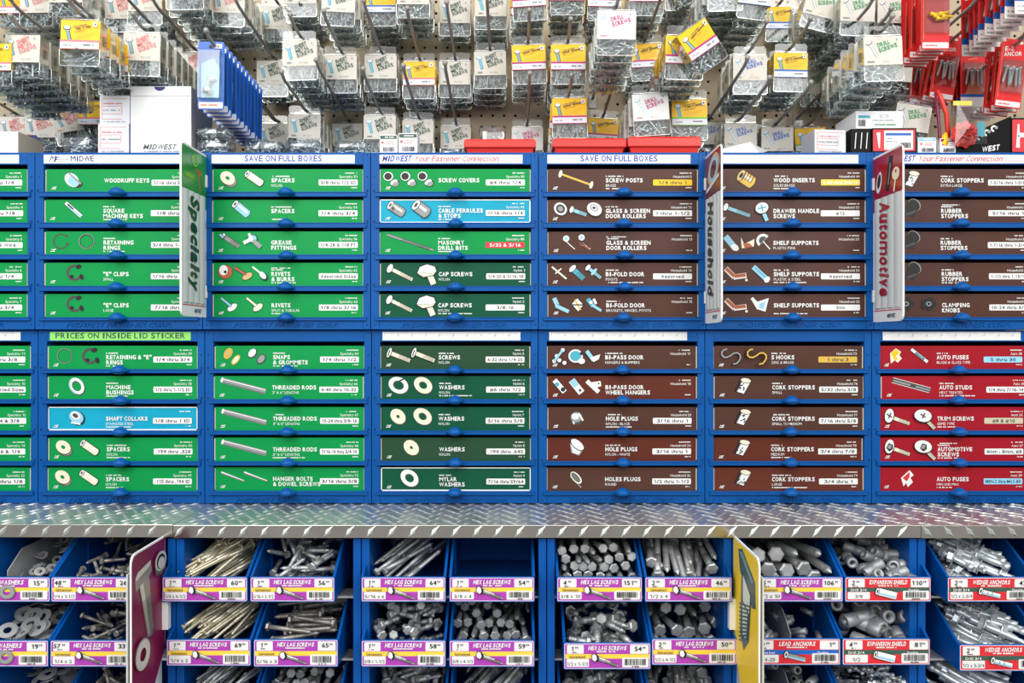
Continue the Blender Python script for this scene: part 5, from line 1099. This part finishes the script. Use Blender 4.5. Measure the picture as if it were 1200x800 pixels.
PACKS = [  # cx, card-bottom y, width, style, roll, yaw, row
 (15, 16, 38, 'Yp', 0, 0, 0), (42, 15, 39, 'Wr', 1, 0, 0), (77, 3, 40, 'Wr', 0, 0, 0), (114, 12, 38, 'Wr', 0, 0, 0), (142, 22, 38, 'Wr', 0, 2, 0), (170, 13, 40, 'Wr', 0, 0, 0), (213, -6, 42, 'Wr', 4, 8, 0), (245, 12, 38, 'Yp', 0, 0, 0), (268, 15, 40, 'Wr', -2, 0, 0),
 (324, 34, 37, 'Wk', 0, 0, 0), (352, 4, 38, 'Wk', 0, 0, 0), (398, 14, 40, 'Wk', -3, 0, 0), (445, 15, 38, 'Yb', 0, 0, 0), (484, 5, 39, 'Wk', 0, 0, 0), (533, 27, 37, 'Wk', 0, 0, 0), (575, 19, 38, 'Wk', 0, 0, 0),
 (618, 8, 40, 'Ym', 4, 0, 0), (665, 1, 40, 'Ym', 0, 0, 0), (709, 8, 40, 'Ym', -1, 0, 0), (757, 2, 40, 'Ym', 0, 0, 0), (800, -12, 38, 'Yg', 20, 10, 0), (848, -4, 41, 'Dm', 2, 0, 0), (886, 6, 41, 'Yb', -4, 6, 0), (915, 34, 36, 'Yb', 0, 0, 0), (944, 37, 36, 'Dg', -4, 0, 0), (968, 20, 40, 'Dg', -14, 0, 0),
 (1006, 25, 41, 'Dg', -2, 0, 0), (1049, 27, 41, 'Dg', -1, 0, 0),
 (-8, 83, 44, 'Yp', 0, 0, 1), (27, 73, 44, 'Wr', -2, -4, 1), (78, 90, 38, 'Wr', -24, -30, 1), (95, 58, 47, 'Yp', -2, 0, 1), (134, 78, 38, 'Yp', 0, 0, 1), (167, 71, 44, 'Wr', -2, 0, 1), (196, 82, 38, 'Wr', 0, 0, 1), (226, 89, 38, 'Wr', 0, 0, 1),
 (319, 98, 37, 'Wk', 0, 0, 1), (351, 77, 41, 'Wk', 1, 0, 1), (399, 93, 39, 'Wk', 0, 0, 1), (446, 92, 38, 'Wk', 0, 0, 1), (491, 100, 38, 'Yp', 0, 0, 1), (533, 99, 37.5, 'Wk', 0, 0, 1), (574, 88, 38, 'Wk', 1, 0, 1),
 (619, 82, 40, 'Ym', 2, 0, 1), (666, 82, 41, 'Ym', 0, 0, 1), (723, 46, 46, 'Dm', -1, 0, 1), (757, 79, 38, 'Ym', 3, 0, 1), (806, 66, 46, 'Ym', 36, 16, 1), (879, 94, 40, 'Db', 0, 0, 1), (927, 91, 40, 'Yb', -1, 0, 1), (956, 110, 36, 'Dg', 0, 0, 1),
 (1005, 90, 39, 'Dg', 0, 0, 1), (1034, 76, 46, 'Dg', 2, 0, 1), (1052, 95, 39, 'Dg', -5, 0, 1),
 (16, 163, 36, 'Wr', 0, 0, 2), (47, 161, 37, 'Wr', 0, 0, 2), (76, 154, 37, 'Wr', 14, 14, 2), (110, 146, 37, 'Yp', 0, 0, 2), (320, 171, 35.5, 'Wk', 0, 0, 2), (357, 162, 38.5, 'Wk', -1, 0, 2), (407, 171, 36, 'Wk', 0, 0, 2), (445, 163, 38, 'Wk', 0, 0, 2),
 (490, 168, 37, 'Wk', -1, 0, 2), (534, 174, 36, 'Wk', 0, 0, 2), (618, 176, 37, 'Dm', 0, 0, 2), (667, 145, 41, 'Ym', 1, 0, 2), (708, 165, 36, 'Ym', -4, 0, 2), (761, 141, 43, 'Dm', 4, 0, 2), (808, 147, 42, 'Yg', 0, 0, 2), (832, 169, 36, 'Db', 0, 0, 2), (868, 172, 38, 'Db', 0, 0, 2),
 (911, 177, 38, 'Db', 0, 0, 2), (949, 177, 37, 'Yg', 3, 0, 2),
]
cnt = {0: 0, 1: 0, 2: 0}; RWN = {0: 'top', 1: 'middle', 2: 'bottom'}
GN = {}
for (cx, cb, wpx, style, roll, yaw, row) in sorted(PACKS, key=lambda p: (p[6], p[0])):
    s_ = PW / wpx; s_ = min(s_, S(YB - PD - .003)); Y = s_ * FPX - D
    nm = ORD[cnt[row]]; cnt[row] += 1
    zh = H - (cb - 400) * s_ - zCB; x = (cx - 600) * s_
    front = '%s, %s from the left, %s row' % (SD[style], nm, RWN[row])
    pack(style, (x, Y, zh), (0, math.radians(-roll), math.radians(yaw)), front, 'hanging screw packs')
    sl = .09; y = Y; k = 0; behind = 'screw pack behind the %s pack from the left, %s hanging row' % (nm, RWN[row])
    near = Y < .1
    while y + PD + .002 + PD < YB - .002 and k < (5 if near else 3):
        y += PD + .0015 + R.uniform(0, .004); 
        if y + PD > YB: break
        k += 1; sty = style if R.random() < .8 else style
        pack(sty, (x + R.uniform(-.002, .002), y, zh - (y - Y) * sl + R.uniform(-.001, .001)), (0, math.radians(R.uniform(-2.5, 2.5)), math.radians(R.uniform(-2, 2))), behind, 'packs behind pack %s, %s row' % (nm, RWN[row]), gold=(sty == 'Ym' and R.random() < .3))
    hook((x, Y, zh), min(.015, Y - .035), 'grey steel peg hook holding the %s pack from the left, %s hanging row' % (nm, RWN[row]))

# ---------------------------------------------------------------- blue hang cards in a receding row
def blue_card_meshes():
    w_, h_ = .046, .117; mb = MB()
    mb.prism([(-w_ / 2, -h_ + .01), (-w_ / 2, .006), (-w_ / 2 + .003, .009), (w_ / 2 - .003, .009), (w_ / 2, .006), (w_ / 2, -h_ + .01), (w_ / 2 - .003, -h_ + .007), (-w_ / 2 + .003, -h_ + .007)], 0, .0012, 'y', 'blue_card')
    a = mb.mesh('backing_card')
    mb = MB(); mb.box(-w_ / 2 + .004, w_ / 2 - .004, -.013, 0, -.093, -.010, 'plastic'); b = mb.mesh('blister')
    mb = MB(); mb.lay = 2; mb.rect(-w_ / 2 + .002, w_ / 2 - .002, -.108, -.097, 'offwhite', .001); mb.rect(.006, .019, -.003, .005, 'white', .001); mb.text('A', .0125, -.0015, .006, 'black', .02, 0, 'C')
    mb.greek(-.018, .012, -.104, .003, 'orange_ink'); mb.disc(-.001, 0, .003, .003, 'black'); mb.poly([(-.016, -.09), (.014, -.09), (.016, -.04), (.004, -.02), (-.017, -.03)], 'ltlabel'); c = mb.mesh('card_print')
    mb = MB(); mb.smooth = True; mb.lathe([(0, .008), (.01, .008), (.012, .004), (.03, .004)], 'zinc', 10, (-.004, -.007, -.085), (.1, 0, 1)); mb.lathe([(0, .004), (.014, .004)], 'zinc', 8, (-.004, -.007, -.06), (1, 0, .1)); d = mb.mesh('fitting')
    return a, b, c, d
BC = blue_card_meshes()
Y0 = S(0) * 0 + (1.50e-3 * FPX - D); zz0 = H - (55 - 400) * 1.50e-3
for i in range(11):
    y = Y0 + i * .0205 + R.uniform(-.002, .002)
    lab = 'front blue carded pack of metal fittings beside the big white box' if i == 0 else 'blue carded pack in the receding row behind the front blue card'
    o = empty('fitting_pack', (((248 - 600) * 1.5e-3), y, zz0 - i * .0205 * .06), lab, 'hanging pack', 'row of blue carded packs', (0, math.radians(R.uniform(-1, 1)), 0))
    for me in BC[:2]: mk(me.name.split('.')[0], me, o)
    c = mk('card_print', BC[2], o); mk('fitting', BC[3], o)
hook(((248 - 600) * 1.5e-3 + .006, Y0, zz0 + .002), Y0 - .04, 'grey steel peg hook holding the receding row of blue cards')

# ---------------------------------------------------------------- red anchor packs on the right
def red_meshes(kind):
    w_, h_ = (.05, .118); mb = MB()
    mb.prism([(-w_ / 2, -h_), (-w_ / 2, .012), (w_ / 2, .012), (w_ / 2, -h_)], 0, .001, 'y', 'red_card'); a = mb.mesh('backing_card')
    mb = MB(); mb.box(-w_ / 2 + .004, w_ / 2 - .004, -.009, -.0001, -.09, -.03, 'plastic'); b = mb.mesh('blister')
    mb = MB(); mb.lay = 2
    if kind == 'ez':
        mb.text('E-Z', -.017, -.012, .011, 'ink_white', .04, .1, 'L', rot=8); mb.text('ANCOR', -.018, -.022, .010, 'ink_white', .04, .1, 'L', fit=.034, rot=8); mb.disc(.012, .006, .004, .003, 'cream')
        mb.rect(-w_ / 2 + .002, w_ / 2 - .002, -h_ + .002, -h_ + .012, 'white', .001); mb.greek(-.018, .004, -h_ + .005, .003, 'ink_red')
        mb.line(-w_ / 2 + .004, -.1, -w_ / 2 + .004, -.004, .0012, 'orange_ink')
    elif kind == 'foot':
        mb.rect(-w_ / 2, w_ / 2, -h_, -h_ + .022, 'white'); mb.rect(-w_ / 2, w_ / 2, -h_ + .022, -h_ + .034, 'mid_blue'); mb.greek(-.02, .02, -h_ + .012, .003, 'grey'); mb.greek(-.02, .012, -h_ + .004, .003, 'grey'); mb.text('M', -.004, -h_ + .036, .009, 'ink_white', .05)
        mb.greek(-.018, .018, -.012, .004, 'ink_white', rot=4); mb.line(w_ / 2 - .004, -.08, w_ / 2 - .004, -.004, .0012, 'orange_ink')
    else:
        mb.disc(-.015, .004, .0032, .0032, 'white'); mb.greek(-.016, .014, -.016, .005, 'ink_white', rot=8); mb.greek(-.012, .012, -.024, .003, 'orange_ink', rot=8)
        mb.poly([(-.016, -.092), (.018, -.092), (.02, -.03), (0, -.05)], 'orange_ink'); mb.rect(-w_ / 2, w_ / 2, -h_, -h_ + .02, 'white'); mb.rect(-w_ / 2, w_ / 2, -h_ + .02, -h_ + .026, 'mid_blue')
    c = mb.mesh('card_print')
    mb = MB(); mb.smooth = True; rr_ = random.Random(3)
    for q in range(5):
        x = -.012 + .006 * q; mat = 'yellow' if kind == 'yel' else 'zinc'
        if kind == 'yel': mb.lathe([(0, .004), (.003, .0042), (.006, .003), (.02, .0022)], 'yellow', 8, (-.012 + .005 * q, -.006, -.058 - .004 * (q % 3)), (1, 0, .2 * (q % 2)))
        else: mb.lathe([(0, .004), (.002, .004), (.003, .0024), (.030, .0022), (.034, .0003)], 'zinc', 8, (x, -.005, -.042 - .004 * (q % 2)), (rr_.uniform(-.3, .3), 0, -1))
    d = mb.mesh('anchors'); return a, b, c, d
RM = {k_: red_meshes(k_) for k_ in ('ez', 'foot', 'plain')}
mb_y = red_meshes('yel'); RM['yel'] = (mb_y[0], mb_y[1], RM['ez'][2], mb_y[3])
def redrow(cx, ytop, wpx, kind, n_, gap, roll, desc, hk=True, behind=True):
    s_ = .05 / wpx; Y = s_ * FPX - D; x = (cx - 600) * s_; zh = H - (ytop - 400) * s_ - .012
    for i in range(n_):
        y = Y + i * gap
        if y > YB - .004: break
        lab = ('red ' + desc) if i == 0 else 'red carded pack behind the ' + desc
        o = empty('anchor_pack', (x + (R.uniform(-.002, .002) if i else 0), y, zh - i * gap * .09), lab, 'hanging pack', 'red packs with ' + desc, (0, math.radians(-roll + (R.uniform(-3, 3) if i else 0)), math.radians(R.uniform(-6, 6) if i else 0)))
        for me, nm in zip(RM[kind][:2], ('backing_card', 'blister')): mk(nm, me, o)
        mk('card_print', RM[kind][2], o); mk('anchors', RM[kind][3], o)
    if hk: hook((x, Y, zh), min(.015, Y - .03), 'grey steel peg hook holding the ' + desc)
redrow(1096, -28, 33, 'yel', 7, .012, 0, 'pack of yellow anchors at the top right')
redrow(1206, -72, 34, 'foot', 9, .02, 0, 'blue and white footed pack row, upper right')
redrow(1113, 42, 29, 'ez', 4, .02, -9, 'tilted pack of silver anchors in the middle', True)
redrow(1082, 50, 28, 'ez', 4, .017, -3, 'narrow pack row beside the green lettered packs')
redrow(1140, 50, 29, 'plain', 3, .018, 0, 'plain pack with pale picture and blue stripe')
redrow(1172, 55, 28, 'foot', 5, .016, 0, 'blue footed pack left of the last tilted pack')
redrow(1189, 46, 31, 'ez', 3, .02, -7, 'last tilted pack at the right frame edge')
redrow(1058, 0, 27, 'foot', 3, .02, 0, 'dark edged pack beside the yellow anchors', False)

# ---------------------------------------------------------------- things standing on the cabinets
ZC = zof(178.5, Yu) + .0004
def carton_box(name, x0, x1, ytop, Yf, depth, mat, label, cat='box', rotz=0, zbase=None, bevel=.0006, side=None):
    """pixel x range and top y at front face depth Yf; stands on the cabinets (or zbase)"""
    zb = ZC if zbase is None else zbase
    s_ = S(Yf); xa, xb = (x0 - 600) * s_, (x1 - 600) * s_; h = H - (ytop - 400) * s_ - zb; w_ = xb - xa
    root = empty(name, ((xa + xb) / 2, Yf, zb), label, cat, 'boxes standing on the cabinets', (0, 0, math.radians(rotz)))
    mb = MB(); mb.box(-w_ / 2, w_ / 2, 0, depth, 0, h, mat)
    if side:
        for f_ in range(len(mb.f)): pass
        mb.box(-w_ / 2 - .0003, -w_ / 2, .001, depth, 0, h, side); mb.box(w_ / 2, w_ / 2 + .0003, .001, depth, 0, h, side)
    mb.build('carton', root, bevel)
    return root, w_, h, zb + h
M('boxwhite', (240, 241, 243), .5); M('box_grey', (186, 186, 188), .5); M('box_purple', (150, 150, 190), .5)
# big white box
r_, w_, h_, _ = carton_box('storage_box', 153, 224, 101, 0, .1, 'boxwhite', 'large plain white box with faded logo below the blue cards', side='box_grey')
mb = MB(); mb.lay = 2; mb.disc(-.002, h_ - .001, .010, .0075, 'ink_navy', 0, 14, 180, 360); mb.rect(-w_ / 2 + .001, w_ / 2 - .001, h_ - .0185, h_ - .0178, 'grey')
mb.text('MIDWEST', .0295, .0075, .0125, 'ink_grey', .04, .3, 'R', fit=.062); mb.greek(-.03, .04, .003, .002, 'grey'); mb.build('logo_print', r_)
def framed_print(root, w_, h_, ink='orange_ink'):
    mb = MB(); mb.lay = 2; a = -w_ / 2 + .004; b = w_ / 2 - .004
    for z in (h_ * .88, h_ * .62, h_ * .34, h_ * .16): mb.rect(a, b if z > h_ * .7 else b * .55, z, z + .0007, ink)
    for x in (a, b * .55): mb.rect(x, x + .0007, h_ * .34, h_ * .62, ink)
    mb.rect(a, a + .0007, h_ * .16, h_ * .88, ink); mb.greek(a + .003, b - .008, h_ * .7, .002, 'ink_pink'); mb.greek(a + .003, b - .012, h_ * .46, .002, 'grey'); mb.greek(a + .003, b - .004, h_ * .06, .0016, 'grey'); mb.build('form_print', root)
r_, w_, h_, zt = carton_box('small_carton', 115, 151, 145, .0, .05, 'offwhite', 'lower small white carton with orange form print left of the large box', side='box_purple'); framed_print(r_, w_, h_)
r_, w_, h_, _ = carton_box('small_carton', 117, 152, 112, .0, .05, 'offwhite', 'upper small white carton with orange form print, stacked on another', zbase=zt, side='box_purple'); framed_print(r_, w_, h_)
r_, w_, h_, _ = carton_box('small_carton', -14, 21, 154, .0, .075, 'boxwhite', 'open tan sided white carton at the far left frame edge', side='card_side')
mb = MB(); mb.prism([(-w_ / 2, h_), (w_ / 2, h_), (w_ / 2 - .01, h_ + .012), (-w_ / 2 - .004, h_ + .012)], .07, .0712, 'y', 'ink_navy'); mb.build('flap', r_)
def bag(px0, px1, ytop, Yf, label, zb=None, mat='zinc', depth=.05, rough=0):
    zb = ZC if zb is None else zb; s_ = S(Yf); xa, xb = (px0 - 600) * s_, (px1 - 600) * s_; h = H - (ytop - 400) * s_ - zb; w_ = xb - xa
    root = empty('screw_bag', ((xa + xb) / 2, Yf, zb), label, 'bag', 'clear bags of fasteners on the cabinets')
    mb = MB(); mb.smooth = True; n_ = 8; vs = []; fs = []
    prof = [(0, .0), (.004, .12), (-.001, .5), (.003, .9), (.010, 1.0)]
    ring_ = []
    for j in range(7):
        v = j / 6; puff = math.sin(v * PI) * .006; 
        for i in range(24):
            t_ = 2 * PI * i / 24; c_, q_ = math.cos(t_), math.sin(t_)
            x = (w_ / 2) * (1 if c_ > 0 else -1) * abs(c_) ** .35 * (1 - .02 * math.sin(v * PI)); y = depth / 2 + (depth / 2) * (1 if q_ > 0 else -1) * abs(q_) ** .5 * (.8 + .2 * math.sin(v * PI))
            vs.append((x + R.uniform(-.0012, .0012), y + R.uniform(-.0012, .0012), max(0, v * h + (R.uniform(-.0012, .0012) if 0 < j else 0))))
    for j in range(6):
        for i in range(24): i2 = (i + 1) % 24; fs.append((j * 24 + i, j * 24 + i2, (j + 1) * 24 + i2, (j + 1) * 24 + i))
    fs.append(tuple(reversed(range(24)))); fs.append(tuple(range(144, 168))); mb.add(vs, fs, 'plastic_bag'); mb.build('bag_film', root)
    mb = MB(); mb.smooth = True
    for q in range(int(70 * w_ * h / (.05 * .03)) if False else 60):
        l = R.uniform(.012, .02); d = Vector((R.uniform(-1, 1), R.uniform(-1, 1), R.uniform(-.5, .5))).normalized()
        p = Vector((R.uniform(-w_ / 2 + .01, w_ / 2 - .01), R.uniform(.008, depth - .01), R.uniform(.004, max(.006, h * .82)))) - d * l / 2
        p.z = max(p.z, .003); 
        if (p + d * l).z > h - .001 or (p + d * l).z < .002: d.z = 0
        mb.lathe([(0, .0034), (.001, .0034), (.002, .0016), (l, .0012)], mat, 6, tuple(p), tuple(d))
    o = mb.build('fasteners', root); o['kind'] = 'stuff'; return h + zb
bag(70, 106, 158, .0, 'clear bag of silver fasteners left of the small stacked cartons')
zt = bag(227, 268, 162, -.0, 'lower clear bag of screws right of the large white box')
bag(227, 266, 148, -.0, 'upper clear bag of screws right of the large white box', zt)
bag(285, 312, 162, .02, 'small clear bag left of centre on the third cabinet'); bag(301, 327, 164, -.002, 'clear bag of nuts at the third cabinet centre'); bag(333, 371, 163, 0, 'wide clear bag of silver nuts above the word FULL')
bag(390, 431, 164, 0, 'wide clear bag of flat parts above the word BOXES'); bag(516, 541, 174, .01, 'low clear bag beside the first red lid')
bag(823, 835, 172, .02, 'tiny clear bag between red lid and brown sign')
def price_box(x0, x1, yt, band, label, Yf=0, side='white'):
    r_, w_, h_, _ = carton_box('small_carton', x0, x1, yt, Yf, .035, 'boxwhite', label, side=side)
    mb = MB(); mb.lay = 2; mb.rect(-w_ / 2 + .001, w_ / 2 - .001, h_ * .78, h_ * .96, band); mb.greek(-w_ * .2, w_ * .3, h_ * .84, .0022, 'ink_white'); mb.greek(-w_ * .1, w_ * .36, h_ * .62, .0014, 'ink_pink'); mb.greek(-w_ * .2, w_ * .3, h_ * .5, .0014, 'ink_pink'); mb.rect(-w_ * .4, -w_ * .28, h_ * .54, h_ * .64, 'ink_red')
    mb.barcode(-w_ * .3, w_ * .36, h_ * .1, h_ * .34); mb.build('label_print', r_)
price_box(445, 465.5, 158, 'dkgreen_ink', 'left small price box with green band above the connection strip'); price_box(467, 489, 156, 'dkgreen_ink', 'right small price box with green band above the connection strip')
# red lids
def red_lid(x0, x1, yt, label):
    Yf = -.004; s_ = S(Yf); xa, xb = (x0 - 600) * s_, (x1 - 600) * s_; w_ = xb - xa; h = H - (yt - 400) * s_ - ZC
    root = empty('plastic_tray', ((xa + xb) / 2, Yf, ZC), label, 'tray', 'red plastic trays on the cabinets')
    mb = MB(); dp = .2
    def layer(i, z): return [(-w_ / 2 + i, i, z), (w_ / 2 - i, i, z), (w_ / 2 - i, dp - i, z), (-w_ / 2 + i, dp - i, z)]
    L_ = [layer(.006, 0), layer(.0035, h * .36), layer(0, h * .38), layer(.0, h * .86), layer(.004, h)]
    vs = sum(L_, []); fs = [(3, 2, 1, 0)]
    for j in range(len(L_) - 1):
        for i in range(4): i2 = (i + 1) % 4; fs.append((j * 4 + i, j * 4 + i2, j * 4 + 4 + i2, j * 4 + 4 + i))
    fs.append(tuple(range(16, 20))); mb.add(vs, fs, 'red_plastic'); mb.build('tray_body', root, .0016)
red_lid(543.5, 628, 162, 'red plastic tray standing above the fastener connection strip'); red_lid(647.5, 734, 161, 'red plastic tray above SAVE ON strip, left of its neighbour'); red_lid(736, 822, 159, 'red plastic tray nearest the brown Household sign')
bag(560, 594, 147, .10, 'flat silver bag lying behind the first red tray', None)
# wedge shaped torn white box, tilted cartons
s_ = S(0)
root = empty('torn_carton', ((868 - 600) * s_, 0, ZC), 'crumpled white carton lying just right of the brown sign', 'box', 'boxes standing on the cabinets')
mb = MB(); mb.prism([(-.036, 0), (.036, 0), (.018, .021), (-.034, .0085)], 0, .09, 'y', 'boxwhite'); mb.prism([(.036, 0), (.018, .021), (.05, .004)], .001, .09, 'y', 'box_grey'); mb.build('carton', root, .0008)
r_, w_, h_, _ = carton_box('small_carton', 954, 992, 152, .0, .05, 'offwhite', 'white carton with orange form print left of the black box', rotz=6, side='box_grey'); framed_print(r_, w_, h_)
# black box with red/white label
r_, w_, h_, ztb = carton_box('display_box', 1022, 1074, 150, -.002, .12, 'blackbox', 'black box with red and white anchor label near the red sign')
mb = MB(); mb.lay = 2; mb.rect(-w_ * .48, w_ * .47, h_ * .08, h_ * .94, 'ink_red', .001); mb.rect(-w_ * .23, w_ * .42, h_ * .14, h_ * .9, 'white', .001); mb.rect(-w_ * .2, w_ * .38, h_ * .7, h_ * .8, 'mid_blue'); mb.line(-w_ * .36, h_ * .82, -w_ * .34, h_ * .2, .007, 'ink_white', .002)
mb.greek(-w_ * .2, 0, h_ * .56, .002, 'grey'); mb.greek(-w_ * .2, .005, h_ * .44, .002, 'grey'); mb.barcode(w_ * .14, w_ * .36, h_ * .2, h_ * .42); mb.build('label_print', r_)
r2, w2, h2, _ = carton_box('display_box', 997, 1021, 151, .002, .1, 'blackbox', 'narrow black box with white drawings left of the red labelled box')
mb = MB(); mb.lay = 2
for q in (-.3, -.02, .25): mb.line(w2 * q, h2 * .2, w2 * (q + .06), h2 * .85, .0016, 'ink_white')
mb.build('label_print', r2)
r_, w_, h_, _ = carton_box('flat_carton', 1003, 1058, 130, .004, .09, 'boxwhite', 'white flat carton with teal label lying on black boxes', zbase=ztb + .0004)
mb = MB(); mb.lay = 2; mb.rect(-w_ * .45, -w_ * .2, h_ * .6, h_ * .75, 'teal_ink'); mb.barcode(-w_ * .45, -w_ * .3, h_ * .14, h_ * .5); mb.ring(w_ * .1, h_ * .7, .008, .003, .85, 'grey'); mb.greek(-w_ * .15, w_ * .3, h_ * .45, .0015, 'grey'); mb.greek(-w_ * .1, w_ * .35, h_ * .2, .002, 'green_ink'); mb.build('label_print', r_)
price_box(1076, 1097, 161, 'ltblue', 'small price box with pale blue band right of the black box'); price_box(1102, 1120, 162, 'c_red', 'small price box with dark red band beside the red flower')
o = pack('Dg', PX(1071, 122, -.002), (0, math.radians(9), 0), 'green lettered drill screw pack leaning behind small price boxes', 'loose screw packs on the cabinets'); o.location = PX(1073, 117, .04)
# big black box with white brackets, red labelled end
s_ = S(-.002); root = empty('hinge_box', ((1153 - 600) * s_, -.002, ZC), 'large black slanted box with white hook drawings at right', 'box', 'boxes standing on the cabinets')
mb = MB(); mb.prism([(-.05, 0), (.05, 0), (.05, .068), (-.002, .045), (-.05, .014)], 0, .12, 'y', 'blackbox'); mb.build('carton', root, .001)
mb = MB(); mb.lay = 2
for q in range(4): mb.ring(-.021 + .013 * q, .022 + .0075 * q, .0062, .0062, .45, 'ink_white', 20, 0, 250); mb.disc(-.017 + .013 * q, .024 + .0075 * q, .003, .003, 'grey')
mb.text('WEST', -.002, .002, .0125, 'ink_white', .05, .3, 'L', fit=.032, rot=8); mb.build('label_print', root)
r_, w_, h_, _ = carton_box('hinge_box', 1185, 1216, 138, -.004, .12, 'blackbox', 'upright black box with red hinge label at the right edge')
mb = MB(); mb.lay = 2; mb.rect(-w_ * .46, w_ * .46, h_ * .03, h_ * .95, 'ink_red', .001); mb.line(-.012, h_ * .15, -.011, h_ * .82, .007, 'ink_white', .003); mb.line(-.012, h_ * .5, .012, h_ * .52, .009, 'ink_white', .006); mb.line(.012, h_ * .3, .012, h_ * .75, .006, 'ink_white'); mb.disc(-.011, h_ * .48, .0015, .0015, 'black'); mb.build('label_print', r_)
# red rosette in a bag
c = PX(1131, 157, -.01); root = empty('rosette', c, 'red crinkled flower shaped rosette wrapped in clear plastic', 'decoration')
mb = MB(); mb.smooth = False
for lay, (n_, rad, yy, tilt) in enumerate(((9, .026, .006, .3), (8, .021, .0, .6), (6, .014, -.006, .9), (4, .008, -.011, 1.1))):
    for i in range(n_):
        t_ = 2 * PI * i / n_ + lay * .4 + R.uniform(-.1, .1); c_, q_ = math.cos(t_), math.sin(t_); h_ = .55 * rad
        vs = [(0, yy + .006, 0), (c_ * rad * .6 - q_ * h_, yy - .004, q_ * rad * .6 + c_ * h_), (c_ * rad, yy - .008 * tilt - .002, q_ * rad), (c_ * rad * .6 + q_ * h_, yy + .002, q_ * rad * .6 - c_ * h_), (c_ * rad * .6, yy - .009, q_ * rad * .6)]
        mb.add(vs, [(0, 1, 4), (1, 2, 4), (2, 3, 4), (3, 0, 4)], 'red_plastic')
mb.build('petals', root)
mb = MB(); mb.smooth = True; mb.tube([(0, .01, 0), (0, .012, -.012), (.001, .012, -.0245)], .003, 'red_plastic'); mb.build('stem', root)
mb = MB(); mb.add([(-.028, -.016, -.024), (.03, -.016, -.022), (.032, -.014, .045), (-.022, -.014, .055), (0, -.018, .01)], [(0, 1, 4), (1, 2, 4), (2, 3, 4), (3, 0, 4)], 'plastic'); mb.rect(.022, .036, -.004, .022, 'teal_ink'); mb.rect(-.022, .012, .052, .06, 'lab_yellow'); mb.build('plastic_wrap', root)
# loops of red and clear strapping with a yellow tip
root = empty('strap_tool', PX(1105, 178.5, .005), 'red curved strap with yellow tip standing beside the rosette', 'tool')
mb = MB(); mb.smooth = True; mb.tube([(.008, 0, .0), (.010, 0, .03), (.006, 0, .07), (-.004, 0, .1), (-.008, .004, .115)], [.004, .004, .004, .0045, .003], 'red_plastic'); mb.build('red_strap', root)
mb = MB(); mb.smooth = True; mb.tube([(-.004, 0, .0), (-.006, 0, .03), (-.009, 0, .07), (-.014, 0, .11)], [.003, .003, .003, .002], 'maroon'); mb.build('dark_strap', root)
mb = MB(); mb.smooth = True; mb.tube([(.001, 0, 0), (.001, 0, .014), (.003, 0, .028), (.006, 0, .036)], [.007, .0075, .006, .002], 'yellow'); mb.build('yellow_tip', root)
